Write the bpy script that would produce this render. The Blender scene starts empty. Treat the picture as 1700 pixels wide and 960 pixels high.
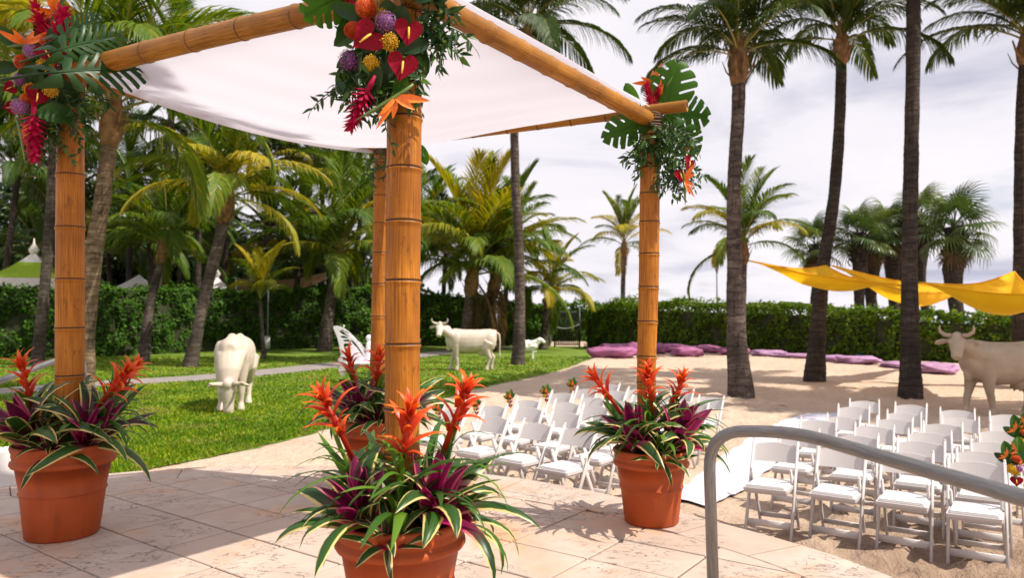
import bpy, bmesh, math, random
import numpy as np
from mathutils import Vector, Matrix, Quaternion

S = bpy.context.scene
COL = S.collection
PI = math.pi
rad = math.radians
random.seed(7)
rng = np.random.default_rng(11)

# ------------------------------------------------------------------ camera
F_PX, PITCH = 1200.0, math.atan(50 / 1200.0)
CAMZ = 1.75
cam_d = bpy.data.cameras.new('camera')
cam = bpy.data.objects.new('camera', cam_d)
COL.objects.link(cam)
cam.location = (0, 0, CAMZ)
cam.rotation_euler = (PI / 2 + PITCH, 0, 0)
cam_d.sensor_width = 36.0
cam_d.lens = 36.0 * F_PX / 1700.0
cam_d.clip_start = 0.05
cam_d.clip_end = 6000
cam_d.dof.use_dof = True
cam_d.dof.focus_distance = 3.6
cam_d.dof.aperture_fstop = 2.8
S.camera = cam

# ------------------------------------------------------------------ world
SUN_DIR = Vector((0.70, -0.25, 1.0)).normalized()
w = bpy.data.worlds.new("World")
S.world = w
w.use_nodes = True
nt = w.node_tree
for n in list(nt.nodes):
    nt.nodes.remove(n)
N, Lk = nt.nodes.new, nt.links.new
out = N('ShaderNodeOutputWorld'); bg = N('ShaderNodeBackground')
bg.inputs['Strength'].default_value = 0.1
sky = N('ShaderNodeTexSky'); sky.sky_type = 'NISHITA'; sky.sun_disc = False
sky.sun_elevation = math.asin(SUN_DIR.z)
sky.sun_rotation = math.atan2(SUN_DIR.x, SUN_DIR.y)
sky.air_density = 1.0; sky.dust_density = 1.5; sky.ozone_density = 1.0
tc = N('ShaderNodeTexCoord')
sep = N('ShaderNodeSeparateXYZ'); Lk(tc.outputs['Generated'], sep.inputs[0])
# project directions onto a cloud deck so the clouds flatten towards the horizon
zc = N('ShaderNodeMath'); zc.operation = 'MAXIMUM'; Lk(sep.outputs['Z'], zc.inputs[0]); zc.inputs[1].default_value = 0.0
za = N('ShaderNodeMath'); za.operation = 'ADD'; Lk(zc.outputs[0], za.inputs[0]); za.inputs[1].default_value = 0.16
dx = N('ShaderNodeMath'); dx.operation = 'DIVIDE'; Lk(sep.outputs['X'], dx.inputs[0]); Lk(za.outputs[0], dx.inputs[1])
dy = N('ShaderNodeMath'); dy.operation = 'DIVIDE'; Lk(sep.outputs['Y'], dy.inputs[0]); Lk(za.outputs[0], dy.inputs[1])
cmb = N('ShaderNodeCombineXYZ'); Lk(dx.outputs[0], cmb.inputs[0]); Lk(dy.outputs[0], cmb.inputs[1])
nz = N('ShaderNodeTexNoise'); nz.inputs['Scale'].default_value = 0.9; nz.inputs['Detail'].default_value = 7
nz.inputs['Roughness'].default_value = 0.55; nz.inputs['Distortion'].default_value = 0.5
Lk(cmb.outputs[0], nz.inputs['Vector'])
cr = N('ShaderNodeValToRGB'); Lk(nz.outputs['Fac'], cr.inputs[0])
cr.color_ramp.elements[0].position = 0.30; cr.color_ramp.elements[0].color = (4.3, 4.35, 5.4, 1)
cr.color_ramp.elements[1].position = 0.62; cr.color_ramp.elements[1].color = (8.0, 7.6, 7.95, 1)
e = cr.color_ramp.elements.new(0.46); e.color = (7.3, 7.0, 7.5, 1)
nz2 = N('ShaderNodeTexNoise'); nz2.inputs['Scale'].default_value = 1.3; nz2.inputs['Detail'].default_value = 5
Lk(cmb.outputs[0], nz2.inputs['Vector'])
cv = N('ShaderNodeValToRGB'); Lk(nz2.outputs['Fac'], cv.inputs[0])
cv.color_ramp.elements[0].position = 0.27; cv.color_ramp.elements[0].color = (0.55, 0.55, 0.55, 1)
cv.color_ramp.elements[1].position = 0.37; cv.color_ramp.elements[1].color = (1, 1, 1, 1)
mx = N('ShaderNodeMix'); mx.data_type = 'RGBA'
Lk(cv.outputs[0], mx.inputs[0]); Lk(sky.outputs[0], mx.inputs[6]); Lk(cr.outputs[0], mx.inputs[7])
Lk(mx.outputs[2], bg.inputs['Color']); Lk(bg.outputs[0], out.inputs[0])

sun_d = bpy.data.lights.new('sun', 'SUN')
sun_d.energy = 5.0; sun_d.angle = rad(0.53); sun_d.color = (1.0, 0.93, 0.80)
sun = bpy.data.objects.new('sun', sun_d); COL.objects.link(sun)
sun.rotation_euler = SUN_DIR.to_track_quat('Z', 'Y').to_euler()
sun.location = (8, -3, 14)

S.view_settings.view_transform = 'Standard'
S.view_settings.look = 'None'
S.view_settings.exposure = 0.36
S.view_settings.gamma = 1.0
S.render.engine = 'CYCLES'
S.cycles.max_bounces = 6
S.cycles.diffuse_bounces = 3
S.cycles.transmission_bounces = 4
S.cycles.transparent_max_bounces = 4
S.cycles.caustics_reflective = False
S.cycles.caustics_refractive = False
try:
    S.cycles.use_denoising = True
except Exception:
    pass


# ------------------------------------------------------------------ helpers
def ray(px, py):
    a = (px - 850) / F_PX; b = (480 - py) / F_PX
    c, s = math.cos(PITCH), math.sin(PITCH)
    return Vector((a, c - b * s, s + b * c))


def P(px, py, Y):
    """the place seen at a photo pixel, Y metres in front of the camera"""
    d = ray(px, py)
    return Vector((0, 0, CAMZ)) + d * (Y / d.y)


def G(px, py, z=0.0):
    """the place seen at a photo pixel on the level z"""
    d = ray(px, py)
    return Vector((0, 0, CAMZ)) + d * ((z - CAMZ) / d.z)


class MB:
    def __init__(self):
        self.v = []; self.f = []; self.m = []; self.uv = []

    def add(self, vs, fs, mi=0, uvs=None):
        o = len(self.v)
        self.v.extend([tuple(p) for p in vs])
        self.uv.extend(uvs if uvs is not None else [(0.5, 0.5)] * len(vs))
        for f in fs:
            self.f.append(tuple(i + o for i in f)); self.m.append(mi)
        return self

    def box(self, c, s, rot=None, mi=0):
        c = Vector(c); hx, hy, hz = s[0] / 2, s[1] / 2, s[2] / 2
        vs = []
        for x in (-hx, hx):
            for y in (-hy, hy):
                for z in (-hz, hz):
                    p = Vector((x, y, z))
                    if rot is not None:
                        p = rot @ p
                    vs.append(c + p)
        return self.add(vs, [(0, 1, 3, 2), (4, 6, 7, 5), (0, 4, 5, 1), (2, 3, 7, 6), (0, 2, 6, 4), (1, 5, 7, 3)], mi)

    def bar(self, a, b, wx, wy, up=(0, 0, 1), mi=0, ch=0.2):
        """bar with chamfered edges from a to b"""
        a, b = Vector(a), Vector(b); t = (b - a).normalized()
        x = t.cross(Vector(up))
        if x.length < 1e-4:
            x = Vector((1, 0, 0))
        x.normalize(); y = x.cross(t).normalized()
        k = min(wx, wy) * ch
        prof = [(-wx / 2 + k, -wy / 2), (wx / 2 - k, -wy / 2), (wx / 2, -wy / 2 + k), (wx / 2, wy / 2 - k),
                (wx / 2 - k, wy / 2), (-wx / 2 + k, wy / 2), (-wx / 2, wy / 2 - k), (-wx / 2, -wy / 2 + k)]
        vs = [a + x * p + y * q for p, q in prof] + [b + x * p + y * q for p, q in prof]
        fs = [(i, (i + 1) % 8, 8 + (i + 1) % 8, 8 + i) for i in range(8)]
        fs += [tuple(range(7, -1, -1)), tuple(range(8, 16))]
        return self.add(vs, fs, mi)

    def tube(self, pts, rs, n=8, mi=0, cap=True, flat=(1, 1), up=(0.01, 0.02, 1)):
        pts = [Vector(p) for p in pts]
        if not hasattr(rs, '__len__'):
            rs = [rs] * len(pts)
        vs, fs, uv = [], [], []
        pr = None; acc = 0
        for i, p in enumerate(pts):
            t = (pts[min(i + 1, len(pts) - 1)] - pts[max(i - 1, 0)]).normalized()
            if pr is None:
                x = t.cross(Vector(up))
                if x.length < 1e-3:
                    x = t.cross(Vector((0, 1, 0)))
            else:
                x = pr - t * pr.dot(t)
            x.normalize(); pr = x; y = t.cross(x)
            if i:
                acc += (p - pts[i - 1]).length
            for k in range(n):
                a = 2 * PI * k / n
                vs.append(p + (x * math.cos(a) * flat[0] + y * math.sin(a) * flat[1]) * rs[i])
                uv.append((k / n, acc))
        for i in range(len(pts) - 1):
            for k in range(n):
                k2 = (k + 1) % n
                fs.append((i * n + k, i * n + k2, (i + 1) * n + k2, (i + 1) * n + k))
        if cap:
            fs.append(tuple(range(n - 1, -1, -1)))
            o = (len(pts) - 1) * n
            fs.append(tuple(range(o, o + n)))
        return self.add(vs, fs, mi, uv)

    def lathe(self, prof, n=40, c=(0, 0, 0), mi=0, cap=True):
        c = Vector(c); vs, fs = [], []
        for r, z in prof:
            for k in range(n):
                a = 2 * PI * k / n
                vs.append(c + Vector((r * math.cos(a), r * math.sin(a), z)))
        for i in range(len(prof) - 1):
            for k in range(n):
                k2 = (k + 1) % n
                fs.append((i * n + k, i * n + k2, (i + 1) * n + k2, (i + 1) * n + k))
        if cap:
            fs.append(tuple(range(n - 1, -1, -1)))
            o = (len(prof) - 1) * n
            fs.append(tuple(range(o, o + n)))
        return self.add(vs, fs, mi)

    def ball(self, c, r, rot=None, n=12, m=8, mi=0, fn=None):
        c = Vector(c)
        if not hasattr(r, '__len__'):
            r = (r, r, r)
        vs = [Vector((0, 0, -1))]
        for j in range(1, m):
            b = -PI / 2 + PI * j / m
            for k in range(n):
                a = 2 * PI * k / n
                vs.append(Vector((math.cos(b) * math.cos(a), math.cos(b) * math.sin(a), math.sin(b))))
        vs.append(Vector((0, 0, 1)))
        fs = []
        for k in range(n):
            fs.append((0, 1 + (k + 1) % n, 1 + k))
        for j in range(m - 2):
            for k in range(n):
                a = 1 + j * n + k; b = 1 + j * n + (k + 1) % n
                fs.append((a, b, b + n, a + n))
        o = 1 + (m - 2) * n
        for k in range(n):
            fs.append((o + k, o + (k + 1) % n, len(vs) - 1))
        o2 = []
        for p in vs:
            if fn:
                p = fn(p)
            q = Vector((p.x * r[0], p.y * r[1], p.z * r[2]))
            if rot is not None:
                q = rot @ q
            o2.append(c + q)
        return self.add(o2, fs, mi)

    def mesh(self, name, mats, smooth=True, origin=None):
        me = bpy.data.meshes.new(name)
        vs = self.v
        if origin is not None:
            ox, oy, oz = origin
            vs = [(x - ox, y - oy, z - oz) for x, y, z in vs]
        me.from_pydata(vs, [], self.f)
        for m in (mats if isinstance(mats, (list, tuple)) else [mats]):
            me.materials.append(m)
        me.polygons.foreach_set('material_index', self.m)
        me.polygons.foreach_set('use_smooth', [smooth] * len(self.f))
        ul = me.uv_layers.new(name='UVMap')
        li = np.zeros(len(me.loops), dtype=np.int32)
        me.loops.foreach_get('vertex_index', li)
        uv = np.array(self.uv, dtype=np.float32)[li]
        ul.data.foreach_set('uv', uv.ravel())
        me.update()
        return me

    def build(self, name, mats, parent=None, smooth=True, origin=None, auto=None):
        me = self.mesh(name, mats, smooth, origin)
        if auto is not None:
            sharp_by_angle(me, auto)
        return obj(name, me, parent)


def sharp_by_angle(me, deg):
    bm = bmesh.new(); bm.from_mesh(me)
    lim = rad(deg)
    for e_ in bm.edges:
        if len(e_.link_faces) == 2:
            e_.smooth = e_.calc_face_angle(0) < lim
    bm.to_mesh(me); bm.free()


def obj(name, me, parent=None, M=None):
    o = bpy.data.objects.new(name, me)
    COL.objects.link(o)
    if parent is not None:
        o.parent = parent
    if M is not None:
        o.matrix_basis = M
    return o


def tag(o, label=None, cat=None, group=None, kind=None):
    if label: o['label'] = label
    if cat: o['category'] = cat
    if group: o['group'] = group
    if kind: o['kind'] = kind
    return o


def thing(name, label, cat, loc=(0, 0, 0), rz=0.0, group=None):
    o = bpy.data.objects.new(name, None)
    o.empty_display_size = 0.1
    COL.objects.link(o)
    o.location = loc; o.rotation_euler = (0, 0, rz)
    return tag(o, label, cat, group)


def np_mesh(name, V, Fq, mats, smooth=False):
    """fast mesh: V (n,3), Fq (m,k) all faces with k corners"""
    me = bpy.data.meshes.new(name)
    k = Fq.shape[1]
    me.vertices.add(len(V)); me.vertices.foreach_set('co', np.asarray(V, np.float32).ravel())
    me.loops.add(Fq.size); me.loops.foreach_set('vertex_index', Fq.astype(np.int32).ravel())
    me.polygons.add(len(Fq))
    me.polygons.foreach_set('loop_start', np.arange(0, Fq.size, k, dtype=np.int32))
    try:
        me.polygons.foreach_set('loop_total', np.full(len(Fq), k, dtype=np.int32))
    except Exception:
        pass
    me.polygons.foreach_set('use_smooth', np.full(len(Fq), smooth))
    for m in mats:
        me.materials.append(m)
    me.update(calc_edges=True)
    me.validate()
    return me


def snoise(x, y, z=0.0, s=1.0):
    """cheap smooth noise from sines, about -1..1"""
    x = x * s; y = y * s; z = z * s
    return (np.sin(1.7 * x + 2.3 * y + 0.9 * z + 1.3) + np.sin(2.9 * x - 1.9 * y + 1.7 * z + 4.1) +
            np.sin(-1.3 * x + 3.7 * y + 2.6 * z + 0.4) + np.sin(4.3 * x + 1.1 * y - 3.1 * z + 2.2)) / 4


def frame(pos, facing, upang=0.0, s=1.0):
    """matrix with Z along facing; Y is 'up' turned clockwise by upang as seen from the front"""
    z = Vector(facing).normalized()
    x = Vector((0, 0, 1)).cross(z)
    if x.length < 1e-3:
        x = Vector((1, 0, 0))
    x.normalize(); y = z.cross(x)
    c, sn = math.cos(upang), math.sin(upang)
    y2 = y * c + x * sn; x2 = x * c - y * sn
    M = Matrix((x2, y2, z)).transposed().to_4x4()
    return Matrix.Translation(pos) @ M @ Matrix.Scale(s, 4)


# ------------------------------------------------------------------ materials
def mat(name):
    m = bpy.data.materials.new(name); m.use_nodes = True
    t = m.node_tree
    b = t.nodes['Principled BSDF']
    return m, t, b


def ramp(t, src, stops):
    r = t.nodes.new('ShaderNodeValToRGB')
    el = r.color_ramp.elements
    el[0].position, el[0].color = stops[0][0], (*stops[0][1], 1)
    el[1].position, el[1].color = stops[-1][0], (*stops[-1][1], 1)
    for p, c in stops[1:-1]:
        q = el.new(p); q.color = (*c, 1)
    t.links.new(src, r.inputs[0])
    return r.outputs[0]


def noise(t, scale, vec=None, detail=4, rough=0.55, dist=0.0):
    n = t.nodes.new('ShaderNodeTexNoise')
    n.inputs['Scale'].default_value = scale; n.inputs['Detail'].default_value = detail
    n.inputs['Roughness'].default_value = rough; n.inputs['Distortion'].default_value = dist
    if vec is not None:
        t.links.new(vec, n.inputs['Vector'])
    return n.outputs['Fac']


def math_n(t, op, a, b=None):
    n = t.nodes.new('ShaderNodeMath'); n.operation = op
    for i, q in enumerate((a, b)):
        if q is None: continue
        if isinstance(q, (int, float)): n.inputs[i].default_value = q
        else: t.links.new(q, n.inputs[i])
    return n.outputs[0]


def mix(t, fac, a, b, mode='MIX'):
    n = t.nodes.new('ShaderNodeMix'); n.data_type = 'RGBA'; n.blend_type = mode
    for i, q in ((0, fac), (6, a), (7, b)):
        if isinstance(q, (int, float)): n.inputs[i].default_value = q
        elif isinstance(q, tuple): n.inputs[i].default_value = (*q, 1)
        else: t.links.new(q, n.inputs[i])
    return n.outputs[2]


def coords(t, which='Object', scale=None):
    c = t.nodes.new('ShaderNodeTexCoord').outputs[which]
    if scale is not None:
        m = t.nodes.new('ShaderNodeMapping'); m.inputs['Scale'].default_value = scale
        t.links.new(c, m.inputs[0]); c = m.outputs[0]
    return c


def wpos(t, scale=None, rot=None):
    c = t.nodes.new('ShaderNodeNewGeometry').outputs['Position']
    if scale is not None or rot is not None:
        m = t.nodes.new('ShaderNodeMapping')
        if scale is not None: m.inputs['Scale'].default_value = scale
        if rot is not None: m.inputs['Rotation'].default_value = rot
        t.links.new(c, m.inputs[0]); c = m.outputs[0]
    return c


def bump(t, b, h, strength=0.3, dist=0.01):
    n = t.nodes.new('ShaderNodeBump'); n.inputs['Strength'].default_value = strength
    n.inputs['Distance'].default_value = dist
    t.links.new(h, n.inputs['Height']); t.links.new(n.outputs[0], b.inputs['Normal'])


def island(t):
    return t.nodes.new('ShaderNodeNewGeometry').outputs['Random Per Island']


def objrand(t):
    return t.nodes.new('ShaderNodeObjectInfo').outputs['Random']


def leafy(name, stops, rough=0.45, transl=0.35, tcol=None, by='island', spec=0.4, uvmid=False):
    """leaf material: colour picked by piece and by object, light passes through"""
    m, t, b = mat(name)
    r1 = island(t) if by == 'island' else objrand(t)
    r2 = objrand(t)
    f = math_n(t, 'ADD', math_n(t, 'MULTIPLY', r1, 0.6), math_n(t, 'MULTIPLY', r2, 0.4))
    col = ramp(t, f, stops)
    t.links.new(col, b.inputs['Base Color'])
    b.inputs['Roughness'].default_value = rough
    b.inputs['Specular IOR Level'].default_value = spec
    tr = t.nodes.new('ShaderNodeBsdfTranslucent')
    if tcol is None:
        g = mix(t, 1.0, col, (1.6, 1.5, 0.5), 'MULTIPLY'); t.links.new(g, tr.inputs[0])
    else:
        tr.inputs[0].default_value = (*tcol, 1)
    ms = t.nodes.new('ShaderNodeMixShader'); ms.inputs[0].default_value = transl
    t.links.new(b.outputs[0], ms.inputs[1]); t.links.new(tr.outputs[0], ms.inputs[2])
    t.links.new(ms.outputs[0], t.nodes['Material Output'].inputs[0])
    return m


def plain(name, col, rough=0.5, var=0.12, scale=6.0, metal=0.0, spec=0.5, bmp=0.0, bscale=60, rnd=0.0):
    m, t, b = mat(name)
    f = noise(t, scale, coords(t))
    lo = tuple(c * (1 - var) for c in col); hi = tuple(min(1, c * (1 + var)) for c in col)
    c = ramp(t, f, [(0.3, lo), (0.7, hi)])
    if rnd:
        c = mix(t, math_n(t, 'MULTIPLY', objrand(t), rnd), c, tuple(q * 0.5 for q in col))
    t.links.new(c, b.inputs['Base Color'])
    b.inputs['Roughness'].default_value = rough; b.inputs['Metallic'].default_value = metal
    b.inputs['Specular IOR Level'].default_value = spec
    if bmp:
        bump(t, b, noise(t, bscale, coords(t)), bmp, 0.004)
    return m


MT = {}


def make_materials():
    # bamboo: warm varnished culm, fibres along the pole, dark blotches, paler and darker internodes
    def bamboo(name, c0, c1, c2):
        m, t, b = mat(name)
        uv = coords(t, 'UV', (26, 1.2, 1))
        f = noise(t, 3.0, uv, 6, 0.65)
        c = ramp(t, f, [(0.34, c0), (0.5, c1), (0.66, c2)])
        big = noise(t, 3.2, coords(t, 'Object'), 3)
        c = mix(t, ramp(t, big, [(0.36, (0, 0, 0)), (0.66, (0.6,) * 3)]), c, c0)
        st = noise(t, 1.0, coords(t, 'UV', (40, 0.5, 1)), 3, 0.5)
        c = mix(t, ramp(t, st, [(0.60, (0, 0, 0)), (0.68, (0.55,) * 3)]), c, tuple(q * 0.45 for q in c0))
        sp = noise(t, 2.0, coords(t, 'UV', (7, 5.0, 1)), 6, 0.75)
        spots = ramp(t, sp, [(0.56, (0, 0, 0)), (0.66, (1, 1, 1))])
        c = mix(t, math_n(t, 'MULTIPLY', spots, 0.6), c, (0.05, 0.022, 0.008))
        t.links.new(c, b.inputs['Base Color'])
        b.inputs['Roughness'].default_value = 0.48
        b.inputs['Specular IOR Level'].default_value = 0.28
        bump(t, b, f, 0.12, 0.003)
        return m
    MT['bamboo'] = bamboo('bamboo', (0.19, 0.058, 0.005), (0.40, 0.138, 0.009), (0.54, 0.215, 0.017))
    MT['bamboo_beam'] = bamboo('bamboo_beam', (0.15, 0.055, 0.007), (0.36, 0.145, 0.015), (0.52, 0.245, 0.032))
    MT['node_beam'] = plain('bamboo_ring', (0.16, 0.07, 0.02), 0.6, 0.5, 20)
    MT['node'] = plain('bamboo_node', (0.075, 0.034, 0.013), 0.6, 0.4, 30)
    # terracotta
    m, t, b = mat('terracotta')
    c = ramp(t, noise(t, 5.0, coords(t), 5), [(0.3, (0.33, 0.056, 0.010)), (0.7, (0.43, 0.080, 0.017))])
    ch = noise(t, 2.2, coords(t, 'Object', (1, 1, 0.35)), 6, 0.7)
    c = mix(t, ramp(t, ch, [(0.55, (0, 0, 0)), (0.8, (0.22, 0.22, 0.22))]), c, (0.52, 0.22, 0.11))
    t.links.new(c, b.inputs['Base Color']); b.inputs['Roughness'].default_value = 0.55
    dr = noise(t, 1.0, coords(t, 'Object', (14, 14, 1.6)), 4, 0.6)
    c = mix(t, ramp(t, dr, [(0.58, (0, 0, 0)), (0.72, (0.40,) * 3)]), c, (0.22, 0.045, 0.014))
    scf = ramp(t, noise(t, 16, coords(t), 7, 0.85), [(0.64, (0, 0, 0)), (0.72, (0.5,) * 3)])
    c = mix(t, math_n(t, 'MULTIPLY', scf, 0.6), c, (0.48, 0.22, 0.13))
    t.links.new(c, b.inputs['Base Color']); b.inputs['Specular IOR Level'].default_value = 0.28
    bump(t, b, noise(t, 90, coords(t)), 0.06, 0.003)
    MT['terracotta'] = m
    MT['soil'] = plain('soil', (0.03, 0.02, 0.013), 0.95, 0.4, 40, bmp=0.8)
    # leaves of the bromeliads
    MT['strap'] = leafy('strap_leaf', [(0.0, (0.018, 0.055, 0.008)), (0.5, (0.045, 0.13, 0.014)), (1.0, (0.11, 0.22, 0.018))],
                        0.36, 0.25, None, 'obj', 0.35)
    # variegated: green blade, cream margin, magenta towards the heart
    m, t, b = mat('variegated_leaf')
    uvn = coords(t, 'UV'); sx = t.nodes.new('ShaderNodeSeparateXYZ'); t.links.new(uvn, sx.inputs[0])
    e1 = math_n(t, 'ABSOLUTE', math_n(t, 'SUBTRACT', sx.outputs[0], 0.5))
    e1 = math_n(t, 'ADD', e1, math_n(t, 'MULTIPLY', math_n(t, 'SUBTRACT', noise(t, 9, coords(t, 'UV', (3, 1, 1))), 0.5), 0.10))
    edge = ramp(t, e1, [(0.355, (0, 0, 0)), (0.40, (1, 1, 1))])
    blade = ramp(t, objrand(t), [(0.0, (0.012, 0.040, 0.008)), (0.5, (0.028, 0.085, 0.014)), (0.85, (0.05, 0.13, 0.018)), (1.0, (0.06, 0.025, 0.035))])
    c = mix(t, edge, blade, (0.66, 0.52, 0.20))
    hv = math_n(t, 'ADD', sx.outputs[1], math_n(t, 'MULTIPLY', math_n(t, 'SUBTRACT', objrand(t), 0.5), 0.55))
    heart = ramp(t, hv, [(0.16, (1, 1, 1)), (0.40, (0, 0, 0))])
    mag = mix(t, edge, (0.16, 0.006, 0.05), (0.55, 0.02, 0.16))
    c = mix(t, heart, c, mag)
    t.links.new(c, b.inputs['Base Color']); b.inputs['Roughness'].default_value = 0.36; b.inputs['Specular IOR Level'].default_value = 0.35
    tr = t.nodes.new('ShaderNodeBsdfTranslucent'); t.links.new(c, tr.inputs[0])
    ms = t.nodes.new('ShaderNodeMixShader'); ms.inputs[0].default_value = 0.22
    t.links.new(b.outputs[0], ms.inputs[1]); t.links.new(tr.outputs[0], ms.inputs[2])
    t.links.new(ms.outputs[0], t.nodes['Material Output'].inputs[0])
    MT['varieg'] = m
    # wine coloured heart leaves with a pink margin
    m, t, b = mat('heart_leaf')
    sx = t.nodes.new('ShaderNodeSeparateXYZ'); t.links.new(coords(t, 'UV'), sx.inputs[0])
    e1 = math_n(t, 'ABSOLUTE', math_n(t, 'SUBTRACT', sx.outputs[0], 0.5))
    edge = ramp(t, e1, [(0.36, (0, 0, 0)), (0.43, (1, 1, 1))])
    hv = math_n(t, 'ADD', sx.outputs[1], math_n(t, 'MULTIPLY', math_n(t, 'SUBTRACT', objrand(t), 0.5), 0.5))
    blade = ramp(t, hv, [(0.2, (0.46, 0.008, 0.14)), (0.6, (0.24, 0.008, 0.08)), (1.0, (0.075, 0.014, 0.036))])
    c = mix(t, edge, blade, (0.60, 0.09, 0.19))
    t.links.new(c, b.inputs['Base Color']); b.inputs['Roughness'].default_value = 0.36; b.inputs['Specular IOR Level'].default_value = 0.35
    tr = t.nodes.new('ShaderNodeBsdfTranslucent'); t.links.new(c, tr.inputs[0])
    ms = t.nodes.new('ShaderNodeMixShader'); ms.inputs[0].default_value = 0.28
    t.links.new(b.outputs[0], ms.inputs[1]); t.links.new(tr.outputs[0], ms.inputs[2])
    t.links.new(ms.outputs[0], t.nodes['Material Output'].inputs[0])
    MT['wine'] = m
    # orange bracts
    m, t, b = mat('bract')
    sx = t.nodes.new('ShaderNodeSeparateXYZ'); t.links.new(coords(t, 'UV'), sx.inputs[0])
    hv = math_n(t, 'ADD', sx.outputs[1], math_n(t, 'MULTIPLY', math_n(t, 'SUBTRACT', objrand(t), 0.5), 0.5))
    c = ramp(t, hv, [(0.0, (0.50, 0.035, 0.012)), (0.5, (0.72, 0.075, 0.012)), (1.0, (0.86, 0.17, 0.015))])
    t.links.new(c, b.inputs['Base Color']); b.inputs['Roughness'].default_value = 0.4
    tr = t.nodes.new('ShaderNodeBsdfTranslucent'); t.links.new(c, tr.inputs[0])
    ms = t.nodes.new('ShaderNodeMixShader'); ms.inputs[0].default_value = 0.35
    t.links.new(b.outputs[0], ms.inputs[1]); t.links.new(tr.outputs[0], ms.inputs[2])
    t.links.new(ms.outputs[0], t.nodes['Material Output'].inputs[0])
    MT['bract'] = m
    MT['bract_tip'] = plain('bract_heart', (0.85, 0.36, 0.02), 0.4, 0.2, 20)
    # flowers
    MT['anthurium'] = plain('anthurium_red', (0.20, 0.0015, 0.014), 0.32, 0.35, 14, spec=0.12, bmp=0.25, bscale=45)
    MT['spadix'] = plain('spadix', (0.80, 0.50, 0.07), 0.5, 0.15, 60, bmp=0.3, bscale=300)
    MT['allium'] = leafy('allium_floret', [(0.0, (0.16, 0.05, 0.20)), (0.5, (0.36, 0.14, 0.40)), (1.0, (0.55, 0.28, 0.55))], 0.5, 0.3)
    MT['protea'] = leafy('protea_needle', [(0.0, (0.38, 0.025, 0.012)), (0.5, (0.65, 0.085, 0.012)), (1.0, (0.80, 0.24, 0.02))], 0.45, 0.2)
    MT['yarrow'] = leafy('yarrow_bead', [(0.0, (0.42, 0.22, 0.008)), (0.5, (0.66, 0.38, 0.012)), (1.0, (0.80, 0.52, 0.03))], 0.6, 0.1)
    MT['ginger'] = leafy('ginger_bract', [(0.0, (0.22, 0.004, 0.03)), (0.5, (0.45, 0.008, 0.06)), (1.0, (0.62, 0.02, 0.12))], 0.45, 0.2, None, 'island', 0.15)
    MT['bop_orange'] = plain('paradise_orange', (0.85, 0.19, 0.012), 0.35, 0.15, 12)
    MT['bop_blue'] = plain('paradise_blue', (0.06, 0.05, 0.28), 0.4, 0.2, 12)
    MT['bop_green'] = plain('paradise_sheath', (0.10, 0.16, 0.03), 0.35, 0.35, 8)
    MT['broad'] = leafy('broad_leaf', [(0.0, (0.010, 0.038, 0.008)), (0.6, (0.020, 0.070, 0.012)), (1.0, (0.045, 0.12, 0.018))], 0.38, 0.25, None, 'obj', 0.35)
    MT['broad_sun'] = leafy('broad_leaf_light', [(0.0, (0.018, 0.07, 0.005)), (1.0, (0.045, 0.13, 0.008))], 0.45, 0.38, None, 'obj', 0.22)
    MT['ruscus'] = leafy('ruscus_leaf', [(0.0, (0.010, 0.04, 0.012)), (0.6, (0.03, 0.085, 0.02)), (1.0, (0.07, 0.15, 0.016))], 0.4, 0.25, None, 'obj', 0.3)
    MT['stem'] = plain('stem', (0.05, 0.07, 0.02), 0.6, 0.3, 20)
    # palms
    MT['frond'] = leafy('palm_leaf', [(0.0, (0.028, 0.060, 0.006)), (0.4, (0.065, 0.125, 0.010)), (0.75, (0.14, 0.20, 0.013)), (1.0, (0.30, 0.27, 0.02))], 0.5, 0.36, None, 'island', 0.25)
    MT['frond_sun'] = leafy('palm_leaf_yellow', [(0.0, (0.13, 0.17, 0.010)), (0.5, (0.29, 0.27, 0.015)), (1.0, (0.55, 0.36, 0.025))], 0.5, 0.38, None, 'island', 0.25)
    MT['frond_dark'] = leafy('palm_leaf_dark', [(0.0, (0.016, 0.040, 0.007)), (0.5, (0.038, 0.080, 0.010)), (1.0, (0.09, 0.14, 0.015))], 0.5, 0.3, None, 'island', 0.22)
    MT['frond_dead'] = leafy('palm_leaf_dead', [(0.0, (0.07, 0.045, 0.025)), (0.5, (0.14, 0.09, 0.045)), (1.0, (0.26, 0.16, 0.07))], 0.8, 0.15, None, 'island', 0.2)
    MT['rachis'] = plain('palm_rib', (0.26, 0.24, 0.05), 0.45, 0.3, 3, rnd=0.6)
    MT['fan'] = leafy('fan_leaf', [(0.0, (0.03, 0.06, 0.018)), (0.5, (0.055, 0.10, 0.025)), (1.0, (0.12, 0.16, 0.035))], 0.4, 0.25, None, 'obj', 0.4)
    # palm trunks: ringed grey bark
    def trunk(name, c0, c1, c2):
        m, t, b = mat(name)
        co = coords(t, 'Object')
        n1 = noise(t, 1.0, coords(t, 'Object', (3.5, 3.5, 9)), 6, 0.7, 0.8)
        c = ramp(t, n1, [(0.32, c0), (0.5, c1), (0.68, c2)])
        n2 = noise(t, 1.3, co, 5, 0.6)
        c = mix(t, ramp(t, n2, [(0.38, (0.75,) * 3), (0.62, (0, 0, 0))]), c, c0)
        crk = noise(t, 1.0, coords(t, 'Object', (26, 26, 2.0)), 4, 0.6)
        c = mix(t, ramp(t, crk, [(0.58, (0, 0, 0)), (0.66, (0.8,) * 3)]), c, tuple(q * 0.35 for q in c0))
        # leaf scars: uneven dark rings
        sz = t.nodes.new('ShaderNodeSeparateXYZ'); t.links.new(co, sz.inputs[0])
        ph = math_n(t, 'ADD', math_n(t, 'MULTIPLY', sz.outputs[2], 36.0), math_n(t, 'MULTIPLY', noise(t, 2.2, co, 3), 9.0))
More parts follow.
